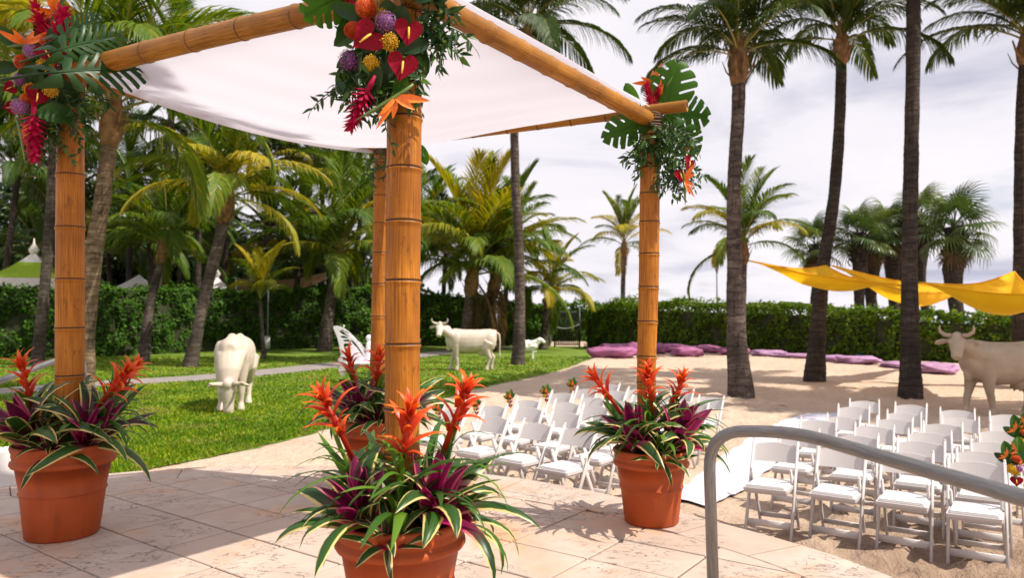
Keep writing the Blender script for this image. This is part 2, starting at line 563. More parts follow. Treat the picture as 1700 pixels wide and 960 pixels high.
        rg = ramp(t, math_n(t, 'SINE', ph), [(0.80, (0, 0, 0)), (1.0, (1, 1, 1))])
        c = mix(t, math_n(t, 'MULTIPLY', rg, 0.4), c, tuple(q * 0.5 for q in c0))
        t.links.new(c, b.inputs['Base Color']); b.inputs['Roughness'].default_value = 0.92
        b.inputs['Specular IOR Level'].default_value = 0.15
        bump(t, b, math_n(t, 'SUBTRACT', math_n(t, 'ADD', n1, math_n(t, 'MULTIPLY', crk, -0.5)), math_n(t, 'MULTIPLY', rg, 0.35)), 0.9, 0.03)
        return m
    MT['trunk'] = trunk('palm_bark', (0.040, 0.030, 0.027), (0.115, 0.088, 0.076), (0.24, 0.19, 0.16))
    MT['trunk_pale'] = trunk('palm_bark_pale', (0.07, 0.05, 0.035), (0.24, 0.165, 0.105), (0.46, 0.33, 0.21))
    MT['trunk_dark'] = trunk('palm_bark_dark', (0.03, 0.025, 0.022), (0.065, 0.05, 0.043), (0.12, 0.095, 0.08))
    MT['fibre'] = plain('palm_fibre', (0.20, 0.11, 0.05), 0.95, 0.55, 7, bmp=1.0, bscale=30)
    # hedges
    MT['hedge'] = leafy('hedge_leaf', [(0.0, (0.012, 0.042, 0.003)), (0.5, (0.050, 0.135, 0.006)), (0.88, (0.15, 0.28, 0.014)), (1.0, (0.27, 0.35, 0.025))], 0.5, 0.28, None, 'island', 0.22)
    MT['hedge_dry'] = leafy('seagrape_leaf', [(0.0, (0.030, 0.075, 0.006)), (0.40, (0.10, 0.19, 0.011)), (0.64, (0.24, 0.29, 0.020)), (0.80, (0.46, 0.36, 0.03)), (1.0, (0.50, 0.19, 0.03))], 0.5, 0.45, None, 'island', 0.22)
    MT['tree'] = leafy('tree_leaf', [(0.0, (0.008, 0.020, 0.004)), (0.5, (0.018, 0.042, 0.006)), (1.0, (0.05, 0.10, 0.010))], 0.4, 0.25, None, 'island', 0.4)
    MT['twig'] = plain('hedge_twig', (0.030, 0.034, 0.012), 0.95, 0.6, 3, bmp=1.0, bscale=9)
    MT['wood'] = plain('tree_wood', (0.07, 0.05, 0.035), 0.9, 0.4, 6, bmp=0.8)
    # ground
    m, t, b = mat('lawn')
    p = wpos(t)
    c = ramp(t, noise(t, 0.9, p, 6, 0.7), [(0.3, (0.085, 0.16, 0.004)), (0.55, (0.16, 0.25, 0.005)), (0.72, (0.25, 0.28, 0.025))])
    c2 = ramp(t, noise(t, 35, p, 3), [(0.3, (0.05, 0.10, 0.006)), (0.7, (0.16, 0.25, 0.02))])
    c = mix(t, 0.5, c, c2)
    dry = ramp(t, noise(t, 0.55, p, 5, 0.6), [(0.60, (0, 0, 0)), (0.72, (1, 1, 1))])
    c = mix(t, math_n(t, 'MULTIPLY', dry, 0.6), c, (0.34, 0.27, 0.08))
    t.links.new(c, b.inputs['Base Color']); b.inputs['Roughness'].default_value = 0.9
    bump(t, b, noise(t, 60, p, 3), 0.8, 0.03)
    MT['lawn'] = m
    m, t, b = mat('grass_blade')
    p = wpos(t)
    c = ramp(t, island(t), [(0.0, (0.065, 0.15, 0.003)), (0.5, (0.17, 0.29, 0.004)), (0.85, (0.31, 0.40, 0.008)), (1.0, (0.44, 0.38, 0.08))])
    pat = ramp(t, noise(t, 0.45, p, 5, 0.65), [(0.38, (0.50, 0.66, 0.5)), (0.62, (1.15, 1.05, 1.0))])
    c = mix(t, 1.0, c, pat, 'MULTIPLY')
    dry = ramp(t, noise(t, 0.62, p, 5, 0.6), [(0.56, (0, 0, 0)), (0.70, (1, 1, 1))])
    c = mix(t, math_n(t, 'MULTIPLY', dry, 0.65), c, (0.42, 0.33, 0.09))
    t.links.new(c, b.inputs['Base Color']); b.inputs['Roughness'].default_value = 0.6; b.inputs['Specular IOR Level'].default_value = 0.2
    tr = t.nodes.new('ShaderNodeBsdfTranslucent'); t.links.new(c, tr.inputs[0])
    ms = t.nodes.new('ShaderNodeMixShader'); ms.inputs[0].default_value = 0.35
    t.links.new(b.outputs[0], ms.inputs[1]); t.links.new(tr.outputs[0], ms.inputs[2])
    t.links.new(ms.outputs[0], t.nodes['Material Output'].inputs[0])
    MT['grass'] = m
    m, t, b = mat('sand')
    p = wpos(t)
    c = ramp(t, noise(t, 0.8, p, 7, 0.65), [(0.3, (0.48, 0.355, 0.27)), (0.7, (0.63, 0.485, 0.385))])
    c = mix(t, 0.35, c, ramp(t, noise(t, 14, p, 5, 0.7), [(0.3, (0.33, 0.225, 0.16)), (0.7, (0.66, 0.51, 0.40))]))
    deb = ramp(t, noise(t, 55, p, 3, 0.7), [(0.70, (0, 0, 0)), (0.76, (1, 1, 1))])
    c = mix(t, math_n(t, 'MULTIPLY', deb, 0.7), c, (0.12, 0.08, 0.05))
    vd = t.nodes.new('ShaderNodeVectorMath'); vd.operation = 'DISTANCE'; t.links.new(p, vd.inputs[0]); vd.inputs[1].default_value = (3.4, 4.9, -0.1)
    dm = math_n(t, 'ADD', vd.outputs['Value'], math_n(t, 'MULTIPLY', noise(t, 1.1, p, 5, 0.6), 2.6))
    dark_patch = ramp(t, math_n(t, 'DIVIDE', dm, 6.0), [(0.34, (0.85,) * 3), (0.72, (0, 0, 0))])  # browner, darker sand around one spot, edge broken up by noise
    c = mix(t, dark_patch, c, ramp(t, noise(t, 6, p, 6, 0.7), [(0.3, (0.15, 0.095, 0.066)), (0.7, (0.34, 0.235, 0.17))]))
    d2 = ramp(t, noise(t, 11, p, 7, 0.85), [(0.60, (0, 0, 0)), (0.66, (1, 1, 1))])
    c = mix(t, math_n(t, 'MULTIPLY', d2, dark_patch), c, (0.07, 0.045, 0.03))
    t.links.new(c, b.inputs['Base Color']); b.inputs['Roughness'].default_value = 0.95
    b.inputs['Specular IOR Level'].default_value = 0.15
    h = math_n(t, 'ADD', noise(t, 5, p, 5, 0.6), math_n(t, 'MULTIPLY', noise(t, 60, p, 3), 0.15))
    bump(t, b, h, 0.9, 0.10)
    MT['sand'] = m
    m, t, b = mat('path_concrete')
    p = wpos(t)
    c = ramp(t, noise(t, 2.5, p, 6, 0.7), [(0.3, (0.19, 0.165, 0.16)), (0.7, (0.31, 0.265, 0.25))])
    t.links.new(c, b.inputs['Base Color']); b.inputs['Roughness'].default_value = 0.9
    bump(t, b, noise(t, 40, p, 4), 0.4, 0.02)
    MT['path'] = m
    # paving stone: cream with dark wormy pits and rusty stains
    def stone(name, k=1.0):
        m, t, b = mat(name)
        p = wpos(t)
        f = noise(t, 4.0, p, 6, 0.65)
        c = ramp(t, f, [(0.3, (0.40 * k, 0.315 * k, 0.268 * k)), (0.7, (0.53 * k, 0.43 * k, 0.37 * k))])
        c = mix(t, math_n(t, 'MULTIPLY', objrand(t), 0.5), c, (0.43 * k, 0.305 * k, 0.24 * k))
        st = ramp(t, noise(t, 1.15, p, 5, 0.6, 0.4), [(0.53, (0, 0, 0)), (0.68, (1, 1, 1))])
        c = mix(t, math_n(t, 'MULTIPLY', st, 0.55), c, (0.58, 0.25, 0.075))
        # pitted veins: thin bands of a distorted noise, broken up by a finer one
        v = noise(t, 3.0, wpos(t, (1.0, 2.2, 1), (0, 0, rad(36))), 3, 0.5, 2.2)
        band = math_n(t, 'ABSOLUTE', math_n(t, 'SUBTRACT', v, 0.5))
        vein = ramp(t, band, [(0.010, (1, 1, 1)), (0.042, (0, 0, 0))])
        brk = ramp(t, noise(t, 34, p, 5, 0.8), [(0.46, (0, 0, 0)), (0.56, (1, 1, 1))])
        msk = ramp(t, noise(t, 2.6, p, 2), [(0.44, (0, 0, 0)), (0.56, (1, 1, 1))])
        pit = math_n(t, 'MULTIPLY', math_n(t, 'MULTIPLY', vein, brk), msk)
        sp2 = ramp(t, noise(t, 26, p, 6, 0.8), [(0.66, (0, 0, 0)), (0.71, (1, 1, 1))])
        pit = math_n(t, 'MAXIMUM', pit, math_n(t, 'MULTIPLY', sp2, 0.55))
        c = mix(t, math_n(t, 'MULTIPLY', pit, 0.78), c, (0.10, 0.07, 0.06))
        t.links.new(c, b.inputs['Base Color']); b.inputs['Roughness'].default_value = 0.75
        h = math_n(t, 'SUBTRACT', math_n(t, 'MULTIPLY', noise(t, 45, p, 4, 0.7), 0.35), pit)
        bump(t, b, h, 0.5, 0.006)
        return m
    MT['stone'] = stone('paving_stone')
    MT['joint'] = plain('joint_mortar', (0.11, 0.055, 0.035), 0.95, 0.35, 8)
    MT['whitewall'] = plain('white_masonry', (0.72, 0.70, 0.69), 0.8, 0.08, 5, bmp=0.3, bscale=50)
    MT['runner'] = plain('runner_cloth', (0.55, 0.525, 0.61), 0.85, 0.04, 3, bmp=0.15, bscale=120)
    # cloth of the canopy
    m, t, b = mat('canopy_cloth')
    b.inputs['Base Color'].default_value = (0.72, 0.71, 0.78, 1); b.inputs['Roughness'].default_value = 0.9
    wv = t.nodes.new('ShaderNodeTexNoise'); wv.inputs['Scale'].default_value = 2.2; wv.inputs['Detail'].default_value = 3
    wv.inputs['Distortion'].default_value = 0.6
    t.links.new(coords(t, 'UV', (1.2, 4.5, 1)), wv.inputs['Vector'])
    bump(t, b, wv.outputs['Fac'], 0.5, 0.05)
    tr = t.nodes.new('ShaderNodeBsdfTranslucent'); tr.inputs[0].default_value = (0.64, 0.625, 0.72, 1)
    ms = t.nodes.new('ShaderNodeMixShader'); ms.inputs[0].default_value = 0.5
    t.links.new(b.outputs[0], ms.inputs[1]); t.links.new(tr.outputs[0], ms.inputs[2])
    t.links.new(ms.outputs[0], t.nodes['Material Output'].inputs[0])
    MT['cloth'] = m
    m, t, b = mat('yellow_sail')
    c = ramp(t, noise(t, 1.5, coords(t), 4), [(0.3, (0.88, 0.49, 0.006)), (0.7, (0.96, 0.60, 0.010))])
    t.links.new(c, b.inputs['Base Color']); b.inputs['Roughness'].default_value = 0.8
    tr = t.nodes.new('ShaderNodeBsdfTranslucent'); t.links.new(c, tr.inputs[0])
    ms = t.nodes.new('ShaderNodeMixShader'); ms.inputs[0].default_value = 0.45
    t.links.new(b.outputs[0], ms.inputs[1]); t.links.new(tr.outputs[0], ms.inputs[2])
    t.links.new(ms.outputs[0], t.nodes['Material Output'].inputs[0])
    MT['sail'] = m
    MT['chair'] = plain('white_resin', (0.54, 0.505, 0.50), 0.38, 0.05, 3, rnd=0.08)
    MT['chair_pad'] = plain('white_vinyl', (0.70, 0.68, 0.68), 0.3, 0.03, 3)
    MT['cow'] = plain('cream_paint', (0.55, 0.465, 0.385), 0.5, 0.10, 2.5, bmp=0.35, bscale=14)
    MT['cow_tan'] = plain('tan_paint', (0.37, 0.285, 0.205), 0.6, 0.16, 2.2, bmp=0.4, bscale=14)
    MT['sheep'] = plain('white_paint', (0.76, 0.74, 0.68), 0.6, 0.06, 4, bmp=0.6, bscale=25)
    MT['bench'] = plain('white_enamel', (0.78, 0.74, 0.80), 0.4, 0.05, 4)
    MT['steel'] = None
    m, t, b = mat('galvanised_steel')
    c = ramp(t, noise(t, 3.0, coords(t, 'UV', (5, 3, 1)), 6, 0.7), [(0.3, (0.16, 0.16, 0.165)), (0.7, (0.30, 0.295, 0.29))])
    t.links.new(c, b.inputs['Base Color']); b.inputs['Metallic'].default_value = 0.85
    t.links.new(ramp(t, noise(t, 9, coords(t, 'UV', (9, 4, 1)), 5), [(0.3, (0.38,) * 3), (0.7, (0.6,) * 3)]), b.inputs['Roughness'])
    bump(t, b, noise(t, 60, coords(t, 'UV', (20, 6, 1)), 3), 0.08, 0.002)
    MT['steel'] = m
    MT['purple'] = plain('purple_fabric', (0.31, 0.095, 0.215), 0.75, 0.25, 2.5, bmp=0.4, bscale=7)
    MT['lilac'] = plain('lilac_fabric', (0.36, 0.19, 0.34), 0.75, 0.25, 2.5, bmp=0.4, bscale=7)
    MT['black'] = plain('black_metal', (0.012, 0.013, 0.014), 0.5, 0.2, 5)
    MT['lampgrey'] = plain('lamp_grey', (0.13, 0.14, 0.15), 0.5, 0.2, 5)
    MT['tent_green'] = plain('lime_canvas', (0.28, 0.42, 0.015), 0.8, 0.15, 1)
    MT['tent_white'] = plain('white_canvas', (0.72, 0.68, 0.64), 0.8, 0.08, 1)
    MT['tan'] = plain('tan_canvas', (0.48, 0.33, 0.19), 0.85, 0.12, 1)
    MT['blue'] = plain('blue_hose', (0.02, 0.13, 0.30), 0.5, 0.2, 5)
    MT['greybox'] = plain('grey_box', (0.45, 0.46, 0.45), 0.6, 0.1, 5)
    MT['chain'] = plain('white_rope', (0.65, 0.65, 0.68), 0.7, 0.1, 20)
    MT['sea'] = plain('sea', (0.10, 0.17, 0.24), 0.25, 0.2, 0.05)
    MT['dead'] = MT['frond_dead']


make_materials()

# ================================================================== SETTING
TZ = 0.47                                   # level of the raised terrace
U = Vector((0.81, -0.587, 0)).normalized()  # tile rows
V = Vector((0.587, 0.81, 0)).normalized()
TC = Vector((-1.6, 2.5, 0))
_ta = [17.4, 28.3, 34.9, 40.6, 50.5, 64.1, 89, 99.2, 116.3, 128, 160, 220, 300, 350]
_tr = [3.67, 3.64, 3.56, 3.55, 3.63, 3.76, 3.85, 3.92, 3.98, 3.85, 3.8, 3.8, 3.75, 3.7]


def terr_r(deg):
    a = np.array(_ta + [x + 360 for x in _ta] + [x - 360 for x in _ta], float)
    r = np.array(_tr * 3, float)
    o = np.argsort(a)
    return float(np.interp(deg % 360, a[o], r[o]))


def terr_pt(deg, inset=0.0):
    rr = np.mean([terr_r(deg + d) for d in (-7, -3.5, 0, 3.5, 7)]) - inset
    return Vector((TC.x + rr * math.cos(rad(deg)), TC.y + rr * math.sin(rad(deg)), 0))


LAWN = [(-4.6, 7.5), (-4.14, 8.57), (-3.8, 9.2), (-3.47, 9.9), (-3.1, 10.9), (-2.85, 11.8), (-2.3, 12.9), (-1.83, 13.9), (-1.6, 15.2),
        (-1.25, 16.8), (-0.45, 19.3), (0.3, 21.0), (1.05, 22.8), (2.0, 26), (2.7, 28.8), (3.7, 32.5), (4.25, 36), (4.9, 42), (5.0, 46),
        (-6, 49), (-16, 45.5), (-24, 36), (-36, 30), (-36, 6), (-12, 4.5), (-6.2, 5.6)]
RUN = [(1.0, 5.6), (2.0, 6.9), (3.1, 8.9), (4.3, 10.7), (5.4, 12.2), (6.3, 13.4)]
PATH = [(-30, 15.0), (-20, 16.0), (-12.4, 17.2), (-11.2, 19.2), (-9.3, 21.2), (-8.1, 23.3), (-6.8, 27.2), (-5.6, 30.8), (-4.4, 35), (-2.9, 40), (-0.75, 44.0), (1.5, 46)]


def inside(poly, X, Y):
    c = np.zeros(np.shape(X), bool)
    n = len(poly)
    for i in range(n):
        x1, y1 = poly[i]; x2, y2 = poly[(i + 1) % n]
        cond = ((y1 > Y) != (y2 > Y)) & (X < (x2 - x1) * (Y - y1) / (y2 - y1 + 1e-12) + x1)
        c ^= cond
    return c


def dist_poly(pts, X, Y, closed=True):
    d = np.full(np.shape(X), 1e9)
    n = len(pts)
    for i in range(n if closed else n - 1):
        x1, y1 = pts[i]; x2, y2 = pts[(i + 1) % n]
        ex, ey = x2 - x1, y2 - y1
        t = np.clip(((X - x1) * ex + (Y - y1) * ey) / (ex * ex + ey * ey), 0, 1)
        d = np.minimum(d, np.hypot(X - x1 - t * ex, Y - y1 - t * ey))
    return d


def sand_h(X, Y):
    X = np.asarray(X, float); Y = np.asarray(Y, float)
    ins = inside(LAWN, X, Y)
    d = dist_poly(LAWN, X, Y)
    sd = np.where(ins, -d, d)
    under = np.clip(-sd / 0.5, 0, 1)
    near = np.clip((60 - Y) / 20, 0, 1)
    h = 0.022 * snoise(X, Y, 0, 1.1) + 0.016 * snoise(X, Y, 2, 3.1) + 0.012 * snoise(X, Y, 5, 6.3) + 0.05 * snoise(X, Y, 1, 0.35)
    m = np.clip(sd / 0.8, 0, 1); m = m * m * (3 - 2 * m)
    s = np.clip((X - 1.2) / 1.2, 0, 1); s = s * s * (3 - 2 * s)
    g = np.clip((Y - 10) / 8, 0, 1)
    drop = -0.10 * s * (1 - g)
    rise = 0.25 * s * np.clip((Y - 17) / 8, 0, 1)
    return (h * near + rise + .012) * m + drop - 0.05 * under


def hz(x, y):
    return float(sand_h(np.array([x]), np.array([y]))[0])


def make_ground():
    xs = np.concatenate([np.linspace(-160, -14, 14), np.linspace(-12, -2.2, 30), np.arange(-2, 18, 0.11), np.linspace(18.4, 40, 30), np.linspace(44, 160, 14)])
    ys = np.concatenate([np.linspace(-60, 2, 8), np.arange(3, 13, 0.10), np.arange(13, 26, 0.2), np.linspace(26.4, 60, 50), np.linspace(64, 120, 8)])
    X, Y = np.meshgrid(xs, ys)
    Z = sand_h(X, Y)
    # footprints and scuffs in the near sand
    r2 = np.random.default_rng(5)
    for q_ in range(1500):
        fx, fy = (r2.uniform(0.2, 5.5), r2.uniform(4.3, 8.8)) if q_ % 2 else (r2.uniform(-1.5, 10), r2.uniform(8, 18))
        if inside(LAWN, np.array([fx]), np.array([fy]))[0] or (dist_poly(RUN, np.array([fx]), np.array([fy]), False)[0] < .85):
            continue
        ii = np.abs(xs - fx) < 0.5; jj = np.abs(ys - fy) < 0.5
        sub = np.ix_(jj, ii)
        dx_, dy_ = X[sub] - fx, Y[sub] - fy
        a = r2.uniform(0, PI); u = dx_ * math.cos(a) + dy_ * math.sin(a); v = -dx_ * math.sin(a) + dy_ * math.cos(a)
        q = (u / 0.17) ** 2 + (v / 0.10) ** 2
        Z[sub] += -0.032 * np.exp(-q) + 0.024 * np.exp(-((np.sqrt(q) - 1.5) / 0.5) ** 2)
    n, m = X.shape
    idx = np.arange(n * m).reshape(n, m)
    F = np.stack([idx[:-1, :-1].ravel(), idx[:-1, 1:].ravel(), idx[1:, 1:].ravel(), idx[1:, :-1].ravel()], 1)
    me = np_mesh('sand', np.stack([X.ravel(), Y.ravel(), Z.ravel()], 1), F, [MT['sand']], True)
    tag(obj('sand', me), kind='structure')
    mb = MB()
    mb.add([(-3000, 95, 0.05), (3000, 95, 0.05), (3000, 5500, 0.05), (-3000, 5500, 0.05)], [(0, 1, 2, 3)])
    tag(mb.build('sea', MT['sea']), kind='structure')

    # lawn: ragged-edged sheet
    bm = bmesh.new()
    pts = []
    n = len(LAWN)
    for i in range(n):
        a = Vector((*LAWN[i], 0)); b = Vector((*LAWN[(i + 1) % n], 0))
        k = max(1, int((b - a).length / 0.18)) if i < 18 else 2
        nrm = Vector((b.y - a.y, a.x - b.x, 0)).normalized()
        for j in range(k):
            p = a.lerp(b, j / k)
            if i < 18:
                p = p + nrm * (0.10 * float(snoise(p.x, p.y, 3, 3.0)) + random.uniform(-0.05, 0.05))
            pts.append(bm.verts.new((p.x, p.y, 0.004)))
    fce = bm.faces.new(pts)
    if fce.normal.z < 0:
        fce.normal_flip()
    bmesh.ops.triangulate(bm, faces=bm.faces[:])
    me = bpy.data.meshes.new('lawn'); bm.to_mesh(me); bm.free(); me.materials.append(MT['lawn'])
    tag(obj('lawn', me), kind='structure')
    # path
    mb = MB(); vs = []; fs = []
    pp = [Vector((*p, 0)) for p in PATH]
    for i, p in enumerate(pp):
        t = (pp[min(i + 1, len(pp) - 1)] - pp[max(i - 1, 0)]).normalized(); s = Vector((t.y, -t.x, 0))
        for q in (-0.85, 0.85):
            for z in ((0.0, 0.032) if q < 0 else (0.032, 0.0)):
                r = p + s * q; vs.append((r.x, r.y, z))
    for i in range(len(pp) - 1):
        for k in range(3):
            fs.append((i * 4 + k, i * 4 + k + 1, i * 4 + k + 5, i * 4 + k + 4))
    mb.add(vs, fs); o = mb.build('path', MT['path'], smooth=False)
    tag(o, kind='structure')


def make_grass():
    n = 130000
    d = 1.0 / rng.uniform(1 / 34.0, 1 / 7.6, n)
    px = rng.uniform(-60, 1010, n)
    X = (px - 850) / F_PX * d; Y = d
    ok = inside(LAWN, X, Y) & (dist_poly(PATH, X, Y, False) > 0.87)
    X, Y, d = X[ok], Y[ok], d[ok]
    n = len(X)
    dry = snoise(X, Y, 1, 0.8)
    hgt = rng.uniform(0.022, 0.055, n) * np.where(dry > 0.55, 0.7, 1.0)
    wid = 0.0016 * d * rng.uniform(0.5, 1.1, n) + 0.002
    a = rng.uniform(0, 2 * PI, n); lean = rng.uniform(0, 0.045, n); la = rng.uniform(0, 2 * PI, n)
    B = np.stack([X, Y, np.full(n, 0.012)], 1)
    sx = np.stack([np.cos(a) * wid, np.sin(a) * wid, np.zeros(n)], 1)
    T = B + np.stack([np.cos(la) * lean, np.sin(la) * lean, hgt], 1)
    Vv = np.stack([B - sx, B + sx, T], 1).reshape(-1, 3)
    F = np.arange(3 * n).reshape(n, 3)
    o = obj('grass', np_mesh('grass', Vv, F, [MT['grass']]))
    tag(o, 'short green lawn grass round the cream cows', 'grass', kind='stuff')


def clip_poly(subj, tile):
    """Sutherland-Hodgman: subject polygon clipped by a convex counter-clockwise tile"""
    outp = subj
    for i in range(len(tile)):
        a, b = tile[i], tile[(i + 1) % len(tile)]
        inp, outp = outp, []
        if not inp: break
        side = lambda p: (b[0] - a[0]) * (p[1] - a[1]) - (b[1] - a[1]) * (p[0] - a[0])
        for k in range(len(inp)):
            p, q = inp[k - 1], inp[k]
            sp, sq = side(p), side(q)
            if (sp < 0) != (sq < 0):
                t = sp / (sp - sq); outp.append((p[0] + t * (q[0] - p[0]), p[1] + t * (q[1] - p[1])))
            if sq >= 0: outp.append(q)
    return outp


def make_terrace():
    deg = list(np.arange(0, 360, 3.0))
    ring = [terr_pt(d) for d in deg]
    mb = MB()
    n = len(ring)
    zt, zb = TZ - 0.014, -0.35
    mb.add([(p.x, p.y, zt) for p in ring] + [(p.x, p.y, zb) for p in ring],
           [tuple(range(n))] + [(i, n + i, n + (i + 1) % n, (i + 1) % n) for i in range(n)], 0)
    ter = mb.build('terrace', MT['joint'], smooth=False)
    tag(ter, kind='structure')
    # border stones round the rim
    step = 9.0
    border = 0.40
    k = 0
    for d0 in np.arange(0, 360, step):
        a = d0 + 0.06; b = d0 + step - 0.06
        sub = np.linspace(a, b, 5)
        o = [terr_pt(x, -0.012) for x in sub]; i_ = [terr_pt(x, border) for x in sub]
        z0, z1 = TZ - 0.07, TZ + random.uniform(-0.001, 0.001)
        vs = []
        for p, q in zip(o, i_):
            c = p.lerp(q, 0.02); c2 = q.lerp(p, 0.01)
            vs += [(p.x, p.y, z0), (p.x, p.y, z1 - 0.005), (c.x, c.y, z1), (c2.x, c2.y, z1), (q.x, q.y, z1 - 0.004), (q.x, q.y, TZ - 0.012)]
        fs = []
        for s_ in range(4):
            for r in range(5):
                fs.append((s_ * 6 + r, s_ * 6 + r + 1, s_ * 6 + r + 7, s_ * 6 + r + 6))
        fs += [tuple(range(5, -1, -1)), tuple(range(24, 30))]
        m_ = MB().add(vs, fs)
        me = m_.mesh('border_stone', MT['stone'], False)
        bm = bmesh.new(); bm.from_mesh(me); bmesh.ops.recalc_face_normals(bm, faces=bm.faces[:]); bm.to_mesh(me); bm.free()
        obj('border_stone', me, ter)
    # paving tiles on the grid of the photograph, cut along the inner line of the border
    subj = [(terr_pt(d, border + 0.010).x, terr_pt(d, border + 0.010).y) for d in deg]
    H0 = Vector((-1.949, 4.08, 0))
    tu, tv, g = 0.50, 0.415, 0.0058
    for i in range(-12, 14):
        for j in range(-14, 8):
            a = H0 + U * (i * tu) + V * (j * tv)
            gu = .0070
            c4 = [a + U * gu + V * g, a + U * (tu - gu) + V * g, a + U * (tu - gu) + V * (tv - g), a + U * gu + V * (tv - g)]
            if min(p.y for p in c4) < -0.2 or max(p.y for p in c4) < 1.2 or abs(c4[0].x / max(c4[2].y, .5)) > 1.6:
                continue                      # behind the camera: nothing to see
            pl = clip_poly(subj, [(p.x, p.y) for p in c4])
            if len(pl) < 3: continue
            ar = 0.5 * sum(pl[q - 1][0] * pl[q][1] - pl[q][0] * pl[q - 1][1] for q in range(len(pl)))
            if ar < 0.004: continue
            cx = sum(p[0] for p in pl) / len(pl); cy = sum(p[1] for p in pl) / len(pl)
            z1 = TZ + random.uniform(-0.0012, 0.0012); m_ = len(pl)
            sh = lambda p, k_: (cx + (p[0] - cx) * k_, cy + (p[1] - cy) * k_)
            vs = [(*p, TZ - 0.012) for p in pl] + [(*p, z1 - 0.004) for p in pl] + [(*sh(p, 0.985), z1) for p in pl]
            fs = [(q, (q + 1) % m_, m_ + (q + 1) % m_, m_ + q) for q in range(m_)]
            fs += [(m_ + q, m_ + (q + 1) % m_, 2 * m_ + (q + 1) % m_, 2 * m_ + q) for q in range(m_)]
            fs.append(tuple(range(2 * m_, 3 * m_)))
            obj('tile', MB().add(vs, fs).mesh('tile', MT['stone'], False), ter)
    return ter


def make_white_wall():
    mb = MB(); vs = []; fs = []
    ds = np.arange(124, 192, 4.0)
    for d in ds:
        o, i_ = terr_pt(d, -0.14), terr_pt(d, 0.07)
        vs += [(i_.x, i_.y, TZ - 0.01), (i_.x, i_.y, TZ + 0.265), (i_.x + (o.x - i_.x) * .06, i_.y + (o.y - i_.y) * .06, TZ + 0.275),
               (o.x, o.y, TZ + 0.275), (o.x, o.y, -0.2)]
    n = len(ds)
    for k in range(n - 1):
        for r in range(4):
            fs.append((k * 5 + r, k * 5 + r + 1, k * 5 + r + 6, k * 5 + r + 5))
    fs += [(4, 3, 2, 1, 0), tuple((n - 1) * 5 + q for q in range(5))]
    mb.add(vs, fs)
    o = mb.build('low_wall', MT['whitewall'], smooth=False)
    bm = bmesh.new(); bm.from_mesh(o.data); bmesh.ops.recalc_face_normals(bm, faces=bm.faces[:]); bm.to_mesh(o.data); bm.free()
    tag(o, 'low white masonry wall along the left rim of the terrace', 'wall')


make_ground(); make_grass(); make_terrace(); make_white_wall()


# ------------------------------------------------------------------ hedges
def leaf_mesh(name, C, Nn, size, mats, mi=None):
    """C centres (n,3), Nn normals: one bent four-corner leaf at each"""
    n = len(C)
    r = rng.normal(size=(n, 3))
    t = np.cross(Nn, r); t /= np.linalg.norm(t, axis=1, keepdims=True) + 1e-9
    b = np.cross(Nn, t); b /= np.linalg.norm(b, axis=1, keepdims=True) + 1e-9
    s = size[:, None]
    A = C - t * s * 0.5; D = C + t * s * 0.55
    Bp = C + b * s * 0.33 + Nn * s * 0.10; Cp = C - b * s * 0.33 + Nn * s * 0.10
    Vv = np.stack([A, Cp, D, Bp], 1).reshape(-1, 3)
    q = np.arange(n)[:, None] * 4
    F = np.concatenate([q + np.array([[0, 1, 2]]), q + np.array([[0, 2, 3]])], 0)
    return np_mesh(name, Vv, F, mats, False)


